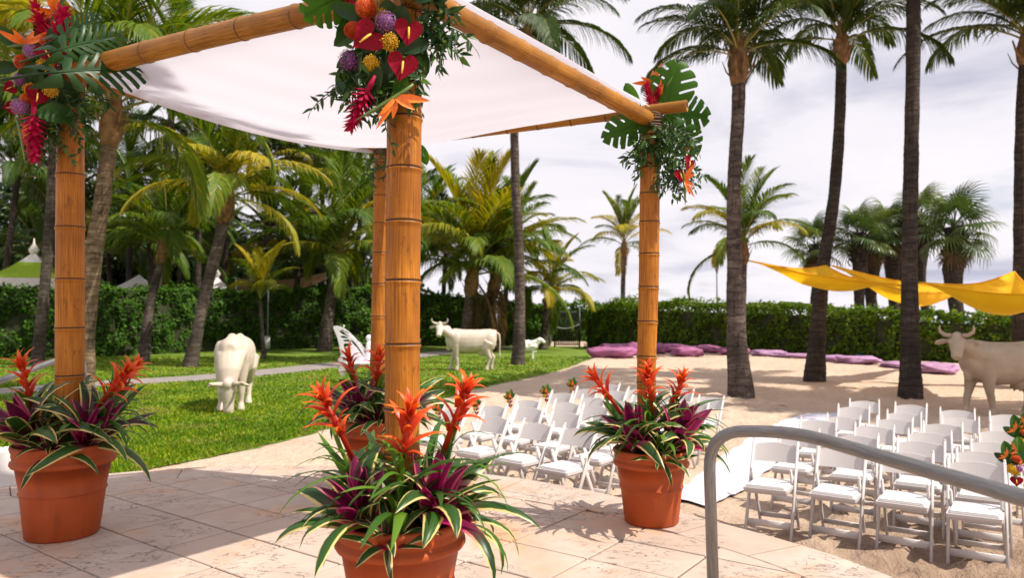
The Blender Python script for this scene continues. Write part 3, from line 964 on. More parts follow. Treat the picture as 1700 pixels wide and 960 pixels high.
def hedge(name, label, pts, hts, depth, dens, size, material, lump=0.3):
    """clipped hedge along a ground line: dark branches inside, leaves over front, top and back"""
    Cs, Ns = [], []
    core = MB(); cv = []
    P2 = [Vector((x, y, 0)) for x, y in pts]
    for i in range(len(P2) - 1):
        a, b = P2[i], P2[i + 1]; t = (b - a); L = t.length; t.normalize()
        nrm = Vector((t.y, -t.x, 0))
        if nrm.dot(-a) < 0: nrm = -nrm           # towards the viewer side
        per = hts[i] * 1.0 + depth + 0.25 * hts[i]
        n = int(L * per * dens)
        u = rng.uniform(0, 1, n); r = rng.uniform(0, per, n)
        H = hts[i] + (hts[i + 1] - hts[i]) * u
        front = r < hts[i]; top = (~front) & (r < hts[i] + depth)
        z = np.where(front, r / hts[i] * (H + 0.08), np.where(top, H, H * rng.uniform(0.6, 1, n)))
        off = np.where(front, 0, np.where(top, -(r - hts[i]), -depth))
        base = np.array(a)[None, :] + np.array(t)[None, :] * (u * L)[:, None]
        lx = u * L + i * 13.7
        bulge = lump * snoise(lx, z * 1.3, i, 0.9) + lump * 0.5 * snoise(lx, z, i + 3, 2.6)
        jit = -np.abs(rng.normal(0, 0.12, n))
        o = off + np.where(front, bulge + jit, np.where(top, 0, -bulge))
        sh_ = np.maximum(0, snoise(lx, lx * .3, i + 7, 4.0) - .1) * rng.uniform(0, 1, n) ** 2
        zz = z + np.where(top, bulge * 0.7 + jit * 0.6 + .55 * sh_ + .18 * snoise(lx, z, i, .6), 0)
        C = base + np.array(nrm)[None, :] * o[:, None]; C[:, 2] = np.maximum(zz, 0.02) + hz_line(a, b, u)
        Nn = np.array(nrm)[None, :] * np.where(front, 1, np.where(top, 0.2, -1))[:, None] + np.array([0, 0, 1.0])[None, :] * np.where(top, 1, 0.8)[:, None]
        Nn = Nn + rng.normal(0, 0.55, (n, 3)); Nn /= np.linalg.norm(Nn, axis=1, keepdims=True)
        Cs.append(C); Ns.append(Nn)
    C = np.concatenate(Cs); Nn = np.concatenate(Ns)
    me = leaf_mesh('foliage', C, Nn, rng.uniform(0.6, 1.25, len(C)) * size, [material])
    root = thing(name, label, 'hedge', (0, 0, 0))
    obj('foliage', me, root)
    for i in range(len(P2) - 1):
        a, b = P2[i], P2[i + 1]; t = (b - a).normalized(); nrm = Vector((t.y, -t.x, 0))
        if nrm.dot(-a) < 0: nrm = -nrm
        k = int((b - a).length / 0.5)
        for j in range(k):                        # bare stems and a net of branches under the leaves
            p = a.lerp(b, (j + random.random()) / k) - nrm * depth * random.uniform(0.2, 0.8)
            top = p + Vector((random.uniform(-.3, .3), random.uniform(-.2, .2), (hts[i] + hts[i + 1]) / 2 * 0.8))
            core.tube([p, p.lerp(top, .5) + Vector((random.uniform(-.1, .1), 0, 0)), top], [0.035, 0.025, 0.012], 5, cap=False)
        # thick twig mass behind the leaf skin, keeps light from falling straight through
        q = [a - nrm * depth * .14, b - nrm * depth * .14, b - nrm * depth * .86, a - nrm * depth * .86]
        h1, h2 = hts[i] - .10, hts[i + 1] - .10
        core.add([q[0], q[1], q[2], q[3], q[0] + Vector((0, 0, h1)), q[1] + Vector((0, 0, h2)), q[2] + Vector((0, 0, h2)), q[3] + Vector((0, 0, h1))],
                 [(0, 1, 5, 4), (1, 2, 6, 5), (2, 3, 7, 6), (3, 0, 4, 7), (4, 5, 6, 7)])
    core.build('branches', MT['twig'], root, False)
    return root


def hz_line(a, b, u):
    return np.maximum(sand_h(a.x + (b.x - a.x) * u, a.y + (b.y - a.y) * u), -0.05)


hedge('hedge', 'dense dark green hedge behind the left lawn and the grazing cow', [(-31, 29.5), (-24, 32), (-18.5, 33.5), (-15, 41), (-10, 44.5)],
      [3.2, 3.2, 3.2, 3.4, 3.7], 1.6, 190, 0.17, MT['hedge'], 0.35)
hedge('hedge', 'tall rounded bright green hedge behind the cow beside the tall thin palm', [(-10, 44.5), (-5.8, 46.3), (-1.0, 47), (2.4, 46.4)],
      [3.7, 3.5, 3.1, 2.6], 1.6, 170, 0.18, MT['hedge'], 0.35)
hedge('hedge', 'far clipped hedge seen behind and above the black gate', [(1.0, 48.2), (9.5, 48.2)], [2.55, 2.5], 1.4, 190, 0.18, MT['hedge'], 0.2)
hedge('hedge', 'yellowing sea grape hedge running along the sand behind the purple bags', [(4.4, 44.3), (7.6, 36.5), (11.4, 29.5), (13.6, 25.8), (16.5, 24.0), (21, 22.6)],
      [2.45, 2.25, 2.0, 1.75, 1.65, 1.65], 1.5, 260, 0.155, MT['hedge_dry'], 0.30)


# ================================================================== BAMBOO CANOPY
D_L, D_F, D_R, D_B = 4.35, 2.90, 4.62, 5.55
PL = Vector((-2.67, D_L, TZ)); PF = Vector((-0.44, D_F, TZ)); PR = Vector((0.88, D_R, TZ)); PB = Vector((-1.02, D_B, TZ))


def culm(pts, rs, nodes, n=28, hollow=False, mi=0):
    """bamboo pole along pts (parametrised by length); nodes = distances with a ridge"""
    pts = [Vector(p) for p in pts]
    ln = [0.0]
    for i in range(1, len(pts)): ln.append(ln[-1] + (pts[i] - pts[i - 1]).length)
    T = ln[-1]
    ss = {0.0: 1.0, T: 1.0}
    for q in np.linspace(0, T, 14): ss[float(q)] = 1.0
    for d in nodes:
        if 0.03 < d < T - 0.03:
            for k in [k for k in ss if abs(k - d) < 0.03 and 0 < k < T]: del ss[k]
            for o, s in ((-0.028, 1.0), (-0.012, 1.015), (-0.006, 1.075), (0.0005, 1.075), (0.0025, 0.985), (0.006, 0.985), (0.009, 1.04), (0.014, 1.035), (0.03, 0.995)):
                ss[d + o] = s
    ks = sorted(ss)
    lerp = lambda arr, d: arr[max(0, min(len(arr) - 2, int(np.searchsorted(ln, d)) - 1))]
    def at(d):
        i = max(0, min(len(pts) - 2, int(np.searchsorted(ln, d)) - 1))
        t = (d - ln[i]) / (ln[i + 1] - ln[i] + 1e-9)
        return pts[i].lerp(pts[i + 1], t), rs[i] + (rs[i + 1] - rs[i]) * t
    P_, R_ = [], []
    for d in ks:
        p, r = at(d); P_.append(p); R_.append(r * ss[d])
    mb = MB()
    mb.tube(P_, R_, n, 0, cap=not hollow)
    # dark groove of each node gets its own colour
    per = n
    for i in range(len(ks) - 1):
        if any(0.0003 < (ks[i] + ks[i + 1]) / 2 - d < 0.0075 for d in nodes):
            for k in range(per):
                mb.m[i * per + k] = 1
    if hollow:
        t0 = (pts[-1] - pts[-2]).normalized(); e_ = pts[-1]; r = rs[-1]
        x = t0.cross(Vector((0, 0, 1))).normalized(); y = t0.cross(x)
        vs = []
        for rr, dd in ((1.0, 0), (0.62, 0.0), (0.58, -0.12)):
            for k in range(n):
                a = 2 * PI * k / n
                vs.append(e_ + t0 * dd + (x * math.cos(a) + y * math.sin(a)) * r * rr)
        fs = []
        for j in range(2):
            for k in range(n): fs.append((j * n + k, j * n + (k + 1) % n, (j + 1) * n + (k + 1) % n, (j + 1) * n + k))
        fs.append(tuple(range(2 * n, 3 * n)))
        mb.add(vs, fs, 0)
        for f in range(len(mb.f) - 1 - n, len(mb.f)): mb.m[f] = 1
    return mb


def make_canopy():
    root = thing('wedding_canopy', 'square bamboo canopy with a sagging white cloth roof on four poles', 'canopy', (-0.85, 4.35, TZ))
    og = root.location
    # poles: points given where the photograph shows them, feet down inside the pots
    def pole(base, Y, pxs, ws, node_px, ztop, ds):
        pts, rs = [], []
        zb = TZ + 0.12
        for (px, py), wd in zip(pxs, ws):
            pts.append(P(px, py, Y)); rs.append(wd * Y / F_PX / 2)
        pts.sort(key=lambda p: p.z)
        lo = pts[0].copy(); lo.z = zb; hi = pts[-1].copy(); hi.z = ztop
        pts = [lo] + pts + [hi]; rs = [rs[0]] + rs + [rs[-1]]
        nodes = [P(px, py, Y).z - zb for px, py in node_px]
        top = max(nodes) if nodes else 1.0
        while top < ztop - zb: top += ds * random.uniform(.93, 1.07); nodes.append(top)
        lo_n = min(nodes)
        while lo_n > 0.2: lo_n -= ds * 0.8; nodes.append(lo_n)
        culm(pts, rs, nodes).build('bamboo_post', [MT['bamboo'], MT['node']], root, origin=og)
    pole(PF, D_F, [(668, 690), (668.5, 480), (671, 230)], [57, 57.5, 58], [(668, 198), (668, 282), (668, 370), (668, 468), (668, 573), (668, 680)], 3.16, 0.22)
    pole(PL, D_L, [(116, 640), (116.5, 400), (117, 230)], [43, 43, 41], [(0, 292), (0, 379), (0, 465), (0, 546), (0, 625)], 3.22, 0.30)
    pole(PR, D_R, [(1073, 610), (1077, 470), (1079, 300)], [31, 33, 33], [(0, 280), (0, 323), (0, 370), (0, 423), (0, 478), (0, 535), (0, 593)], 3.02, 0.2)
    pole(PB, D_B, [(626.5, 640), (629.5, 480), (632, 280)], [26, 24, 22], [(0, 326), (0, 372), (0, 421), (0, 473), (0, 527), (0, 600)], 3.06, 0.24)
    L1 = P(112, 122, D_L); F1 = P(702, -8, D_F - 0.05); R1 = P(1080, 200, D_R - 0.02); B1 = P(632, 246, D_B)
    def beam(a, b, ra, rb, e0=0.0, e1=0.0, ds=0.27, hollow=False, sag=0.0):
        a, b = Vector(a), Vector(b); t = (b - a).normalized()
        a = a - t * e0; b = b + t * e1
        pts = [a.lerp(b, k / 8) - Vector((0, 0, sag * 4 * (k / 8) * (1 - k / 8))) for k in range(9)]
        L = (b - a).length; nd = []; d = 0.12
        while d < L: nd.append(d); d += ds * random.uniform(0.9, 1.1)
        culm(pts, [ra + (rb - ra) * k / 8 for k in range(9)], nd, 22, hollow).build('bamboo_beam', [MT['bamboo_beam'], MT['node_beam'] if not hollow else MT['node']], root, origin=og)
    beam(L1 - Vector((0, 0.0, 0)), F1 + Vector((0, 0, 0.02)), 0.060, 0.050, 0.12, 0.18, 0.42, sag=-0.02)
    beam(F1 + Vector((0, 0.0, -0.01)), R1, 0.048, 0.050, 0.20, 0.0, 0.24)
    beam(B1 + Vector((0, 0, 0.03)), P(1080, 183, D_R), 0.036, 0.037, 0.1, 0.235, 0.26, True)
    beam(P(126, 130, D_L + 0.08), B1 + Vector((0, 0, 0.0)), 0.040, 0.036, 0.1, 0.2, 0.35)
    # rope lashings at the corners
    for c, r in ((L1, .075), (F1, .085), (R1, .075), (B1, .06)):
        mb = MB()
        for k in range(6):
            pts = []
            for j in range(15):
                a = 2 * PI * j / 14
                pts.append(c + Vector((math.cos(a) * r, math.sin(a) * r, -0.05 + k * 0.016 + 0.006 * math.sin(a * 2 + k))))
            mb.tube(pts, 0.006, 5, cap=False)
        mb.build('lashing', MT['node'], root, origin=og)
    # cloth roof: laid over the four beams, sagging in the middle, hems hanging a little outside
    n = 56
    a, b, c, d = [q + Vector((0, 0, 0.055)) for q in (L1, F1, R1, B1)]
    a = a + Vector((0.10, 0.02, -.02)); c = c + Vector((-.02, -.01, .025)); d = d + Vector((0, -.01, -.06))
    vs, fs, uv = [], [], []
    lo, hi = -0.012, 1.012
    ts = np.linspace(lo, hi, n + 1)
    for v in [min(q, .992) for q in ts]:
        for u in ts:
            p = a.lerp(b, u).lerp(d.lerp(c, u), v)
            uu, vv = min(max(u, 0), 1), min(max(v, 0), 1)
            sag = 0.265 * (4 * uu * (1 - uu)) ** 1.0 * (4 * vv * (1 - vv)) ** 1.05 * (1.12 - .62 * uu * vv)
            sag *= 1.0 + 0.10 * float(snoise(uu, vv, 1, 2.2))
            # back edges hang in a shallow curve below the thin rear beams
            sag += 0.09 * (4 * vv * (1 - vv)) * (1 - uu) ** 3 + 0.0 * vv
            sag += 0.006 * math.sin(34 * (uu - vv)) * (uu * (1 - uu) * vv * (1 - vv)) ** .5 * 4
            sag -= .045 * math.exp(-(v / .03) ** 2) + .04 * math.exp(-((1 - u) / .03) ** 2)
            sag += .012 * math.sin(9 * u + 3 * float(snoise(u, v, 2, 1.4))) * (4 * vv * (1 - vv)) * uu
            over = max(0, lo * -1 + 0 - (u - lo)) + max(0, (0 - v)) + max(0, u - 1) + max(0, v - 1)
            vs.append(p - Vector((0, 0, sag + over * 3.0))); uv.append((u, v))
    for j in range(n):
        for i in range(n):
            fs.append((j * (n + 1) + i, j * (n + 1) + i + 1, (j + 1) * (n + 1) + i + 1, (j + 1) * (n + 1) + i))
    mb = MB(); mb.add(vs, fs, 0, uv)
    mb.build('cloth_roof', MT['cloth'], root, origin=og)
    return L1, F1, R1, B1


CL1, CF1, CR1, CB1 = make_canopy()


# ================================================================== POTS
def pot(center, s, h, label):
    """terracotta pot with a rolled, twice grooved collar; s rim radius, h height"""
    root = thing('planter_pot', label, 'planter', center, 0, 'terracotta pots round the canopy poles')
    R = s
    prof = [(0.0, 0.0), (R * .66, 0.0), (R * .70, 0.012), (R * .80, h * .47), (R * .80, h * .475), (R * .832, h * .485), (R * .83, h * .50), (R * .805, h * .508),
            (R * .90, h * .77), (R * .905, h * .765), (R * .965, h * .775), (R * .995, h * .80), (R * .985, h * .83), (R * .925, h * .85),
            (R * .955, h * .87), (R * .965, h * .895), (R * .955, h * .915), (R * .975, h * .935), (R, h * .965), (R * .995, h * .99), (R * .965, h),
            (R * .93, h * .99), (R * .90, h * .90), (R * .80, h * .86)]
    mb = MB(); mb.lathe(prof, 64, cap=False)
    mb.build('pot', MT['terracotta'], root)
    mb = MB(); m = 40
    vs = [(0, 0, h * .905)]
    for k in range(m):
        a = 2 * PI * k / m; vs.append((R * .905 * math.cos(a), R * .905 * math.sin(a), h * .885))
    mb.add(vs, [(0, 1 + k, 1 + (k + 1) % m) for k in range(m)])
    mb.build('soil', MT['soil'], root)
    return root


POTS = {'F': (PF, 0.258, 0.50), 'L': (PL, 0.278, 0.545), 'R': (PR, 0.240, 0.462), 'B': (PB, 0.285, 0.52)}
pot(*POTS['F'], 'terracotta pot under the nearest bamboo post, cut by the bottom of the frame')
pot(*POTS['L'], 'terracotta pot at far left standing wholly in the canopy shade')
pot(*POTS['R'], 'terracotta pot on the terrace edge beside the white aisle runner')
pot(*POTS['B'], 'terracotta pot at the back, half hidden behind the nearest bamboo post')


# ================================================================== BROMELIADS
def strip(pts, side, ws, lift=0.0, mi=0, mb=None, cross=3):
    """leaf blade along pts; side vectors, half widths, trough depth -> mesh builder with UV u across, v along"""
    mb = mb or MB(); vs, fs, uv = [], [], []
    n = len(pts)
    for i, p in enumerate(pts):
        t = (pts[min(i + 1, n - 1)] - pts[max(i - 1, 0)]).normalized()
        s = side[i] if isinstance(side, list) else side
        s = (s - t * s.dot(t)).normalized(); nn = s.cross(t).normalized()
        if nn.z < 0 and i == 0: pass
        for k in range(cross):
            q = -1 + 2 * k / (cross - 1)
            vs.append(p + s * ws[i] * q + nn * (lift * ws[i] * (q * q))); uv.append((k / (cross - 1), i / (n - 1)))
    for i in range(n - 1):
        for k in range(cross - 1):
            fs.append((i * cross + k, i * cross + k + 1, (i + 1) * cross + k + 1, (i + 1) * cross + k))
    return mb.add(vs, fs, mi, uv)


def arch(L, e0, e1, n=9, power=1.3, twist=0.0):
    """points from the origin going out along +X, elevation e0 at base to e1 at tip"""
    p = Vector((0, 0, 0)); pts = [p.copy()]
    for i in range(n):
        t = (i + 0.5) / n; e = e0 + (e1 - e0) * t ** power
        p = p + Vector((math.cos(e), math.sin(twist * t), math.sin(e))) * (L / n); pts.append(p.copy())
    return pts


def blade_w(n, w, tip=2.2, base=0.7):
    out = []
    for i in range(n + 1):
        t = i / n
        out.append(max(0.0006, w * min(1, base + (1 - base) * t * 3) * (1 - t ** tip) ** 0.8))
    return out


STRAP, VARI, BRACT, INNER = [], [], [], []
for k in range(8):
    L = random.uniform(0.36, 0.54); e0 = rad(random.uniform(58, 86)); e1 = rad(random.uniform(-75, -5))
    pts = arch(L, e0, e1, 9, 1.25, random.uniform(-.5, .5))
    STRAP.append(strip(pts, Vector((0, 1, 0)), blade_w(9, random.uniform(0.013, 0.022), 2.4), 0.35).mesh('leaf', MT['strap']))
for k in range(8):
    L = random.uniform(0.27, 0.40); e0 = rad(random.uniform(48, 80)); e1 = rad(random.uniform(-60, 20))
    pts = arch(L, e0, e1, 9, 1.4, random.uniform(-.4, .4))
    VARI.append(strip(pts, Vector((0, 1, 0)), blade_w(9, random.uniform(0.022, 0.034), 3.2, 0.7), 0.4, cross=5).mesh('leaf', MT['varieg']))
WINE = []
for k in range(4):
    L = random.uniform(0.22, 0.29); e0 = rad(random.uniform(45, 66)); e1 = rad(random.uniform(5, 40))
    WINE.append(strip(arch(L, e0, e1, 9, 1.6, random.uniform(-.3, .3)), Vector((0, 1, 0)), blade_w(9, random.uniform(0.033, 0.042), 3.0, 0.7), 0.5, cross=5).mesh('leaf', MT['wine']))
for k in range(6):
    L = 0.135 * random.uniform(0.8, 1.15); e0 = rad(random.uniform(60, 80)); e1 = rad(random.uniform(-45, 15))
    pts = arch(L, e0, e1, 7, 1.3)
    BRACT.append(strip(pts, Vector((0, 1, 0)), blade_w(7, random.uniform(0.014, 0.0195), 1.7, 0.85), 0.45).mesh('bract', MT['bract']))
for k in range(3):
    pts = arch(0.05 * random.uniform(.8, 1.2), rad(85), rad(60), 4, 1.0)
    INNER.append(strip(pts, Vector((0, 1, 0)), blade_w(4, 0.006, 1.6, 0.9), 0.4).mesh('bract', MT['bract_tip']))


def Mleaf(base, az, s=1.0, tilt=0.0, axis=None):
    M = Matrix.Translation(base)
    if axis is not None:
        M = M @ Vector((0, 0, 1)).rotation_difference(Vector(axis).normalized()).to_matrix().to_4x4()
    return M @ Matrix.Rotation(az, 4, 'Z') @ Matrix.Rotation(tilt, 4, 'Y') @ Matrix.Scale(s, 4)


def guzmania(base, head, label, s=1.0, nleaf=15):
    """strap-leaved bromeliad: rosette at base, spike up to a star of orange bracts at head (world points)"""
    base, head = Vector(base), Vector(head)
    root = thing('bromeliad', label, 'plant', base, 0, 'orange flowered bromeliads in the pots')
    for k in range(nleaf):
        az = k * 2.399 + random.uniform(-.25, .25)
        obj('leaf', STRAP[k % len(STRAP)], root, Mleaf((0.008 * math.cos(az), 0.008 * math.sin(az), 0.006), az, s * random.uniform(.8, 1.15), random.uniform(-.12, .2)))
    ax = head - base
    mid = ax * 0.5 + Vector((ax.x * -0.10, ax.y * -.1, 0.02))
    c = [Vector((0, 0, 0)), ax * 0.25 + Vector((ax.x * -.08, ax.y * -.08, .01)), mid, ax * .8 + Vector((ax.x * -.05, ax.y * -.05, .01)), ax]
    st = MB(); st.tube(c[:3], [0.013 * s, 0.012 * s, .0105 * s], 8, 1); st.tube(c[2:], [0.011 * s, .011 * s, 0.008 * s], 8, 0)
    fl = st.build('flower_spike', [MT['bract'], MT['strap']], root)
    t = (c[-1] - c[-2]).normalized()
    tiers = [(-0.15, 2, 1.0, 0.10), (-0.105, 3, 1.05, 0.14), (-0.06, 3, 1.0, 0.14), (-0.022, 4, .98, 0.06), (0.0, 4, .85, -0.18), (0.012, 3, .66, -0.45)]
    az0 = random.uniform(0, 6)
    for off, n, sc, tl in tiers:
        for k in range(n):
            az0 += 2.399
            obj('bract', BRACT[random.randrange(len(BRACT))], fl, Mleaf(ax + t * off * s, az0, s * sc * random.uniform(.85, 1.12), tl + random.uniform(-.12, .12), t))
    for k in range(4):
        obj('bract', INNER[k % 3], fl, Mleaf(ax + t * .006, k * 1.6, s, random.uniform(-.1, .2), t))
    # leafy sheaths up the stalk
    for q, sc in ((.12, .85), (.18, .8), (0.24, .75), (.30, .7), (.36, .62), (0.42, .56), (.48, .50), (.54, .45), (.60, .38), (.66, .32)):
        az0 += 2.1
        obj('leaf', STRAP[random.randrange(8)], fl, Mleaf(ax * q, az0, s * sc, -.22 + random.uniform(-.1, .1), t))
    return root


def neoregelia(base, axis, label, s=1.0, n=15):
    base = Vector(base)
    root = thing('variegated_bromeliad', label, 'plant', base, 0, 'cream edged bromeliads in the pots')
    heart = 'magenta' in label
    m = 7 if heart else 3
    for k in range(n + m):
        az = k * 2.399; f = k / (n + m)
        inner = k >= n
        sc = s * (1.22 - 0.45 * f) * random.uniform(.88, 1.12)
        tilt = 0.42 - 0.95 * f + random.uniform(-.12, .12)
        if inner and heart:
            sc = s * random.uniform(.85, 1.08); tilt = -.10 - .10 * (k - n) + random.uniform(-.12, .12)
        me = WINE[random.randrange(4)] if inner and heart else VARI[random.randrange(8)]
        obj('leaf', me, root, Mleaf((0.012 * math.cos(az), 0.012 * math.sin(az), 0.004 * k * .5), az, sc, tilt, axis))
    return root


def loose_leaves(root_of, base, n, s):
    pass


def plant_pot(key, guz, neo):
    c, R, h = POTS[key]
    zs = TZ + h * 0.90
    for px, py, Y, bx, by, lab, s in guz:
        head = P(px, py, Y)
        guzmania((c.x + bx * R, c.y + by * R, zs), head, lab, s)
    for bx, by, dz, ax, lab, s in neo:
        neoregelia((c.x + bx * R, c.y + by * R, zs + dz), ax, lab, s)


plant_pot('F',
          [(540, 668, 2.72, -.42, -.10, 'orange bromeliad leaning left out of the nearest pot', 1.0),
           (680, 690, 2.64, 0.02, -.62, 'orange bromeliad standing straight in front of the nearest bamboo post', 1.15),
           (773, 652, 2.78, .40, -.10, 'tall orange bromeliad leaning right out of the nearest pot', 1.1)],
          [(-.42, -.55, .03, (-.35, -.35, 1), 'magenta hearted bromeliad at the left front rim of the nearest pot', 1.12),
           (.50, -.45, .06, (.30, -.3, 1), 'magenta hearted bromeliad at the right front rim of the nearest pot', 1.1),
           (-.05, -.78, -.02, (.05, -.8, 1), 'cream edged bromeliad low at the front rim of the nearest pot', .6),
           (-.15, .60, .02, (-.1, .5, 1), 'cream edged bromeliad behind the nearest bamboo post', 1.05),
           (.78, .12, .0, (.8, .1, 1), 'cream edged bromeliad spilling over the right rim of the nearest pot', .95)])
plant_pot('L',
          [(36, 610, 4.20, -.45, -.2, 'orange bromeliad at the left of the shaded far left pot', 1.15),
           (207, 622, 4.25, .30, -.1, 'orange bromeliad leaning right out of the shaded far left pot, taller of its pair', 1.2),
           (222, 612, 4.45, .45, .2, 'orange bromeliad at the right back of the shaded far left pot, behind its twin bloom', 1.15)],
          [(-.35, -.5, .05, (-.25, -.4, 1), 'magenta hearted bromeliad at the left rim of the shaded far left pot', 1.35),
           (.62, -.25, .05, (.55, -.35, 1), 'magenta hearted bromeliad at the right rim of the shaded far left pot', 1.3),
           (.1, -.6, .0, (.1, -.5, 1), 'cream edged bromeliad at the front rim of the shaded far left pot', .7),
           (-.2, .55, .0, (-.2, .4, 1), 'cream edged bromeliad behind the shaded left bamboo post', 1.2)])
plant_pot('R',
          [(988, 628, 4.48, -.35, -.2, 'orange bromeliad leaning left out of the pot beside the runner', 1.12),
           (1076, 622, 4.40, 0.0, -.5, 'orange bromeliad standing before the bamboo post beside the runner', 1.2),
           (1131, 632, 4.55, .28, -.05, 'orange bromeliad leaning right out of the pot beside the runner', 1.12)],
          [(-.42, -.45, .06, (-.35, -.35, 1), 'magenta hearted bromeliad at the left rim of the pot beside the runner', 1.28),
           (.50, -.42, .06, (.35, -.4, 1), 'magenta hearted bromeliad at the right rim of the pot beside the runner', 1.28),
           (.05, -.75, -.01, (.1, -.75, 1), 'cream edged bromeliad at the front rim of the pot beside the runner', .68),
           (.1, .5, .0, (0, .4, 1), 'cream edged bromeliad behind the bamboo post beside the runner', 1.1)])
plant_pot('B',
          [(580, 596, 5.40, -.45, -.25, 'orange bromeliad at the left of the back pot near the butterfly bench', 1.25),
           (628, 594, 5.30, .05, -.5, 'orange bromeliad before the thin back bamboo post', 1.25)],
          [(-.35, -.5, .05, (-.3, -.35, 1), 'magenta hearted bromeliad at the left rim of the back pot', 1.4),
           (.6, -.3, .05, (.5, -.3, 1), 'cream edged bromeliad at the right rim of the back pot', 1.45),
           (.1, -.6, .0, (.1, -.5, 1), 'cream edged bromeliad at the front rim of the back pot', 1.1),
           (0, .5, 0, (0, .4, 1), 'cream edged bromeliad behind the thin back bamboo post', 1.25)])


# ================================================================== FLOWER ARRANGEMENTS ON THE POSTS
def heart_mesh():
    mb = MB(); n = 26; vs = [(0, -.05, .06)]; 
    rings = 5; vs = []
    for r in range(rings + 1):
        q = r / rings
        for k in range(n):
            a = 2 * PI * k / n
            x = 16 * math.sin(a) ** 3 / 17; y = (13 * math.cos(a) - 5 * math.cos(2 * a) - 2 * math.cos(3 * a) - math.cos(4 * a)) / 17
            y = y * 1.05 - 0.05
            z = 0.10 * q * q * (1.2 if y < 0 else .7) - 0.16 * abs(x) ** 1.6 * q * .6 + 0.06 * math.sin(5 * a) * q ** 3
            vs.append((x * q * .5, (y * q) * .5 + 0.12 * (1 - q), z * .5))
    fs = []
    for r in range(rings):
        for k in range(n):
            fs.append((r * n + k, r * n + (k + 1) % n, (r + 1) * n + (k + 1) % n, (r + 1) * n + k))
    return MB().add(vs, fs)


HEART = heart_mesh().mesh('spathe', MT['anthurium'])
_m = MB(); _m.tube([(0, .10, .0), (0, .02, .07), (0.01, -.12, .13), (0.02, -.27, .17)], [.03, .036, .032, .018], 8); SPADIX = _m.mesh('spadix', MT['spadix'])


def mk_allium():
    mb = MB(); r_ = random.Random(3)
    for k in range(150):
        z = 1 - 2 * (k + .5) / 150; a = k * 2.39996; s = math.sqrt(1 - z * z)
        d = Vector((s * math.cos(a), s * math.sin(a), z)); R = .5 * r_.uniform(.78, 1.02)
        x = d.orthogonal().normalized(); y = d.cross(x); t0 = r_.uniform(0, 6)
        c = d * R
        vs = [c]
        for q in range(10):
            b = t0 + q * PI / 5; rr = 0.085 if q % 2 == 0 else 0.026
            vs.append(c + (x * math.cos(b) + y * math.sin(b)) * rr + d * (.03 if q % 2 == 0 else 0))
        mb.add(vs, [(0, 1 + q, 1 + (q + 1) % 10) for q in range(10)])
    mb.ball((0, 0, 0), .36, n=10, m=7)
    return mb.mesh('allium', MT['allium'], False)


def mk_protea():
    mb = MB(); r_ = random.Random(4)
    for k in range(190):
        z = 1 - 1.35 * (k + .5) / 190; a = k * 2.39996; s = math.sqrt(max(0, 1 - z * z))
        d = Vector((s * math.cos(a), s * math.sin(a), z)); x = d.orthogonal().normalized()
        p0 = d * .22; p1 = d * .42 + Vector((0, 0, .05)); p2 = d * .46 + Vector((0, 0, .13)) - Vector((d.x, d.y, 0)) * .10
        mb.tube([p0, p1, p2, p2 - Vector((d.x, d.y, 0)) * .03], [.012, .012, .016, .02], 3, cap=False)
    mb.ball((0, 0, .02), .28, n=10, m=7)
    return mb.mesh('pincushion', MT['protea'], False)


def mk_yarrow():
    mb = MB(); r_ = random.Random(5)
    for k in range(95):
        a = k * 2.39996; r = .5 * math.sqrt((k + .5) / 95); z = .22 * (1 - (r / .5) ** 2) + r_.uniform(-.04, .05)
        mb.ball((r * math.cos(a) * r_.uniform(.9, 1.1), r * math.sin(a) * r_.uniform(.9, 1.1), z), r_.uniform(.035, .06), n=6, m=4)
    mb.ball((0, 0, -.04), (.42, .42, .15), n=10, m=6)
    return mb.mesh('yarrow', MT['yarrow'], True)


def mk_ginger():
    """red cone along +Y, length 1"""
    mb = MB(); r_ = random.Random(6)
    for k in range(60):
        t = k / 60; a = k * 2.39996
        R = 0.20 * math.sin(PI * min(1, .18 + t * .80)) ** .8
        out_ = Vector((math.cos(a), 0, math.sin(a)))
        base = Vector((0, -.42 + t * .86, 0)) + out_ * R * .45
        tip_d = (out_ * (.9 - .5 * t) + Vector((0, .55 + t * .9, 0))).normalized()
        side = out_.cross(Vector((0, 1, 0))).normalized()
        pts = [base + tip_d * q * .21 + out_ * (.06 * q * q) for q in (0, .35, .7, 1.0)]
        strip(pts, side, [.035, .055, .045, .006], .5, 0, mb)
    mb.tube([(0, -.75, 0), (0, -.4, 0), (0, .3, 0)], [.04, .07, .03], 7)
    return mb.mesh('ginger_cone', MT['ginger'])


def mk_bop():
    """bird of paradise: green beak along -Y, orange sepals fanned over it; materials green, orange, blue"""
    mb = MB()
    mb.tube([(.0, .55, 0), (0, .25, 0), (-.02, -.1, .02), (-.06, -.45, .05), (-.10, -.75, .06)], [.035, .06, .075, .05, .006], 8, 0, flat=(.7, 1))
    for dx_, dy_, L, w, lift in ((.62, .72, .66, .085, .05), (.85, .35, .42, .075, .12), (.35, -.9, .70, .055, .10), (.18, -.95, .52, .05, .16), (.65, -.65, .40, .065, .02)):
        d = Vector((dx_, dy_, .0)).normalized()
        pts = [Vector((0, .12, .04)) + d * (L * q) + Vector((0, 0, lift * q * (2 - q))) for q in (0, .2, .45, .7, .9, 1)]
        strip(pts, Vector((d.y, -d.x, .3)).normalized(), [.02, w * .8, w, w * .7, w * .3, .003], .5, 1, mb)
    for sgn in (-1, 1):
        pts = [Vector((0.02, .1, .05)), Vector((.10, -.1, .09)), Vector((.17, -.34, .12)), Vector((.20, -.46, .12))]
        strip(pts, Vector((.8, .3, .4 * sgn)), [.02, .035, .03, .003], .3, 2, mb)
    return mb.mesh('paradise_flower', [MT['bop_green'], MT['bop_orange'], MT['bop_blue']])


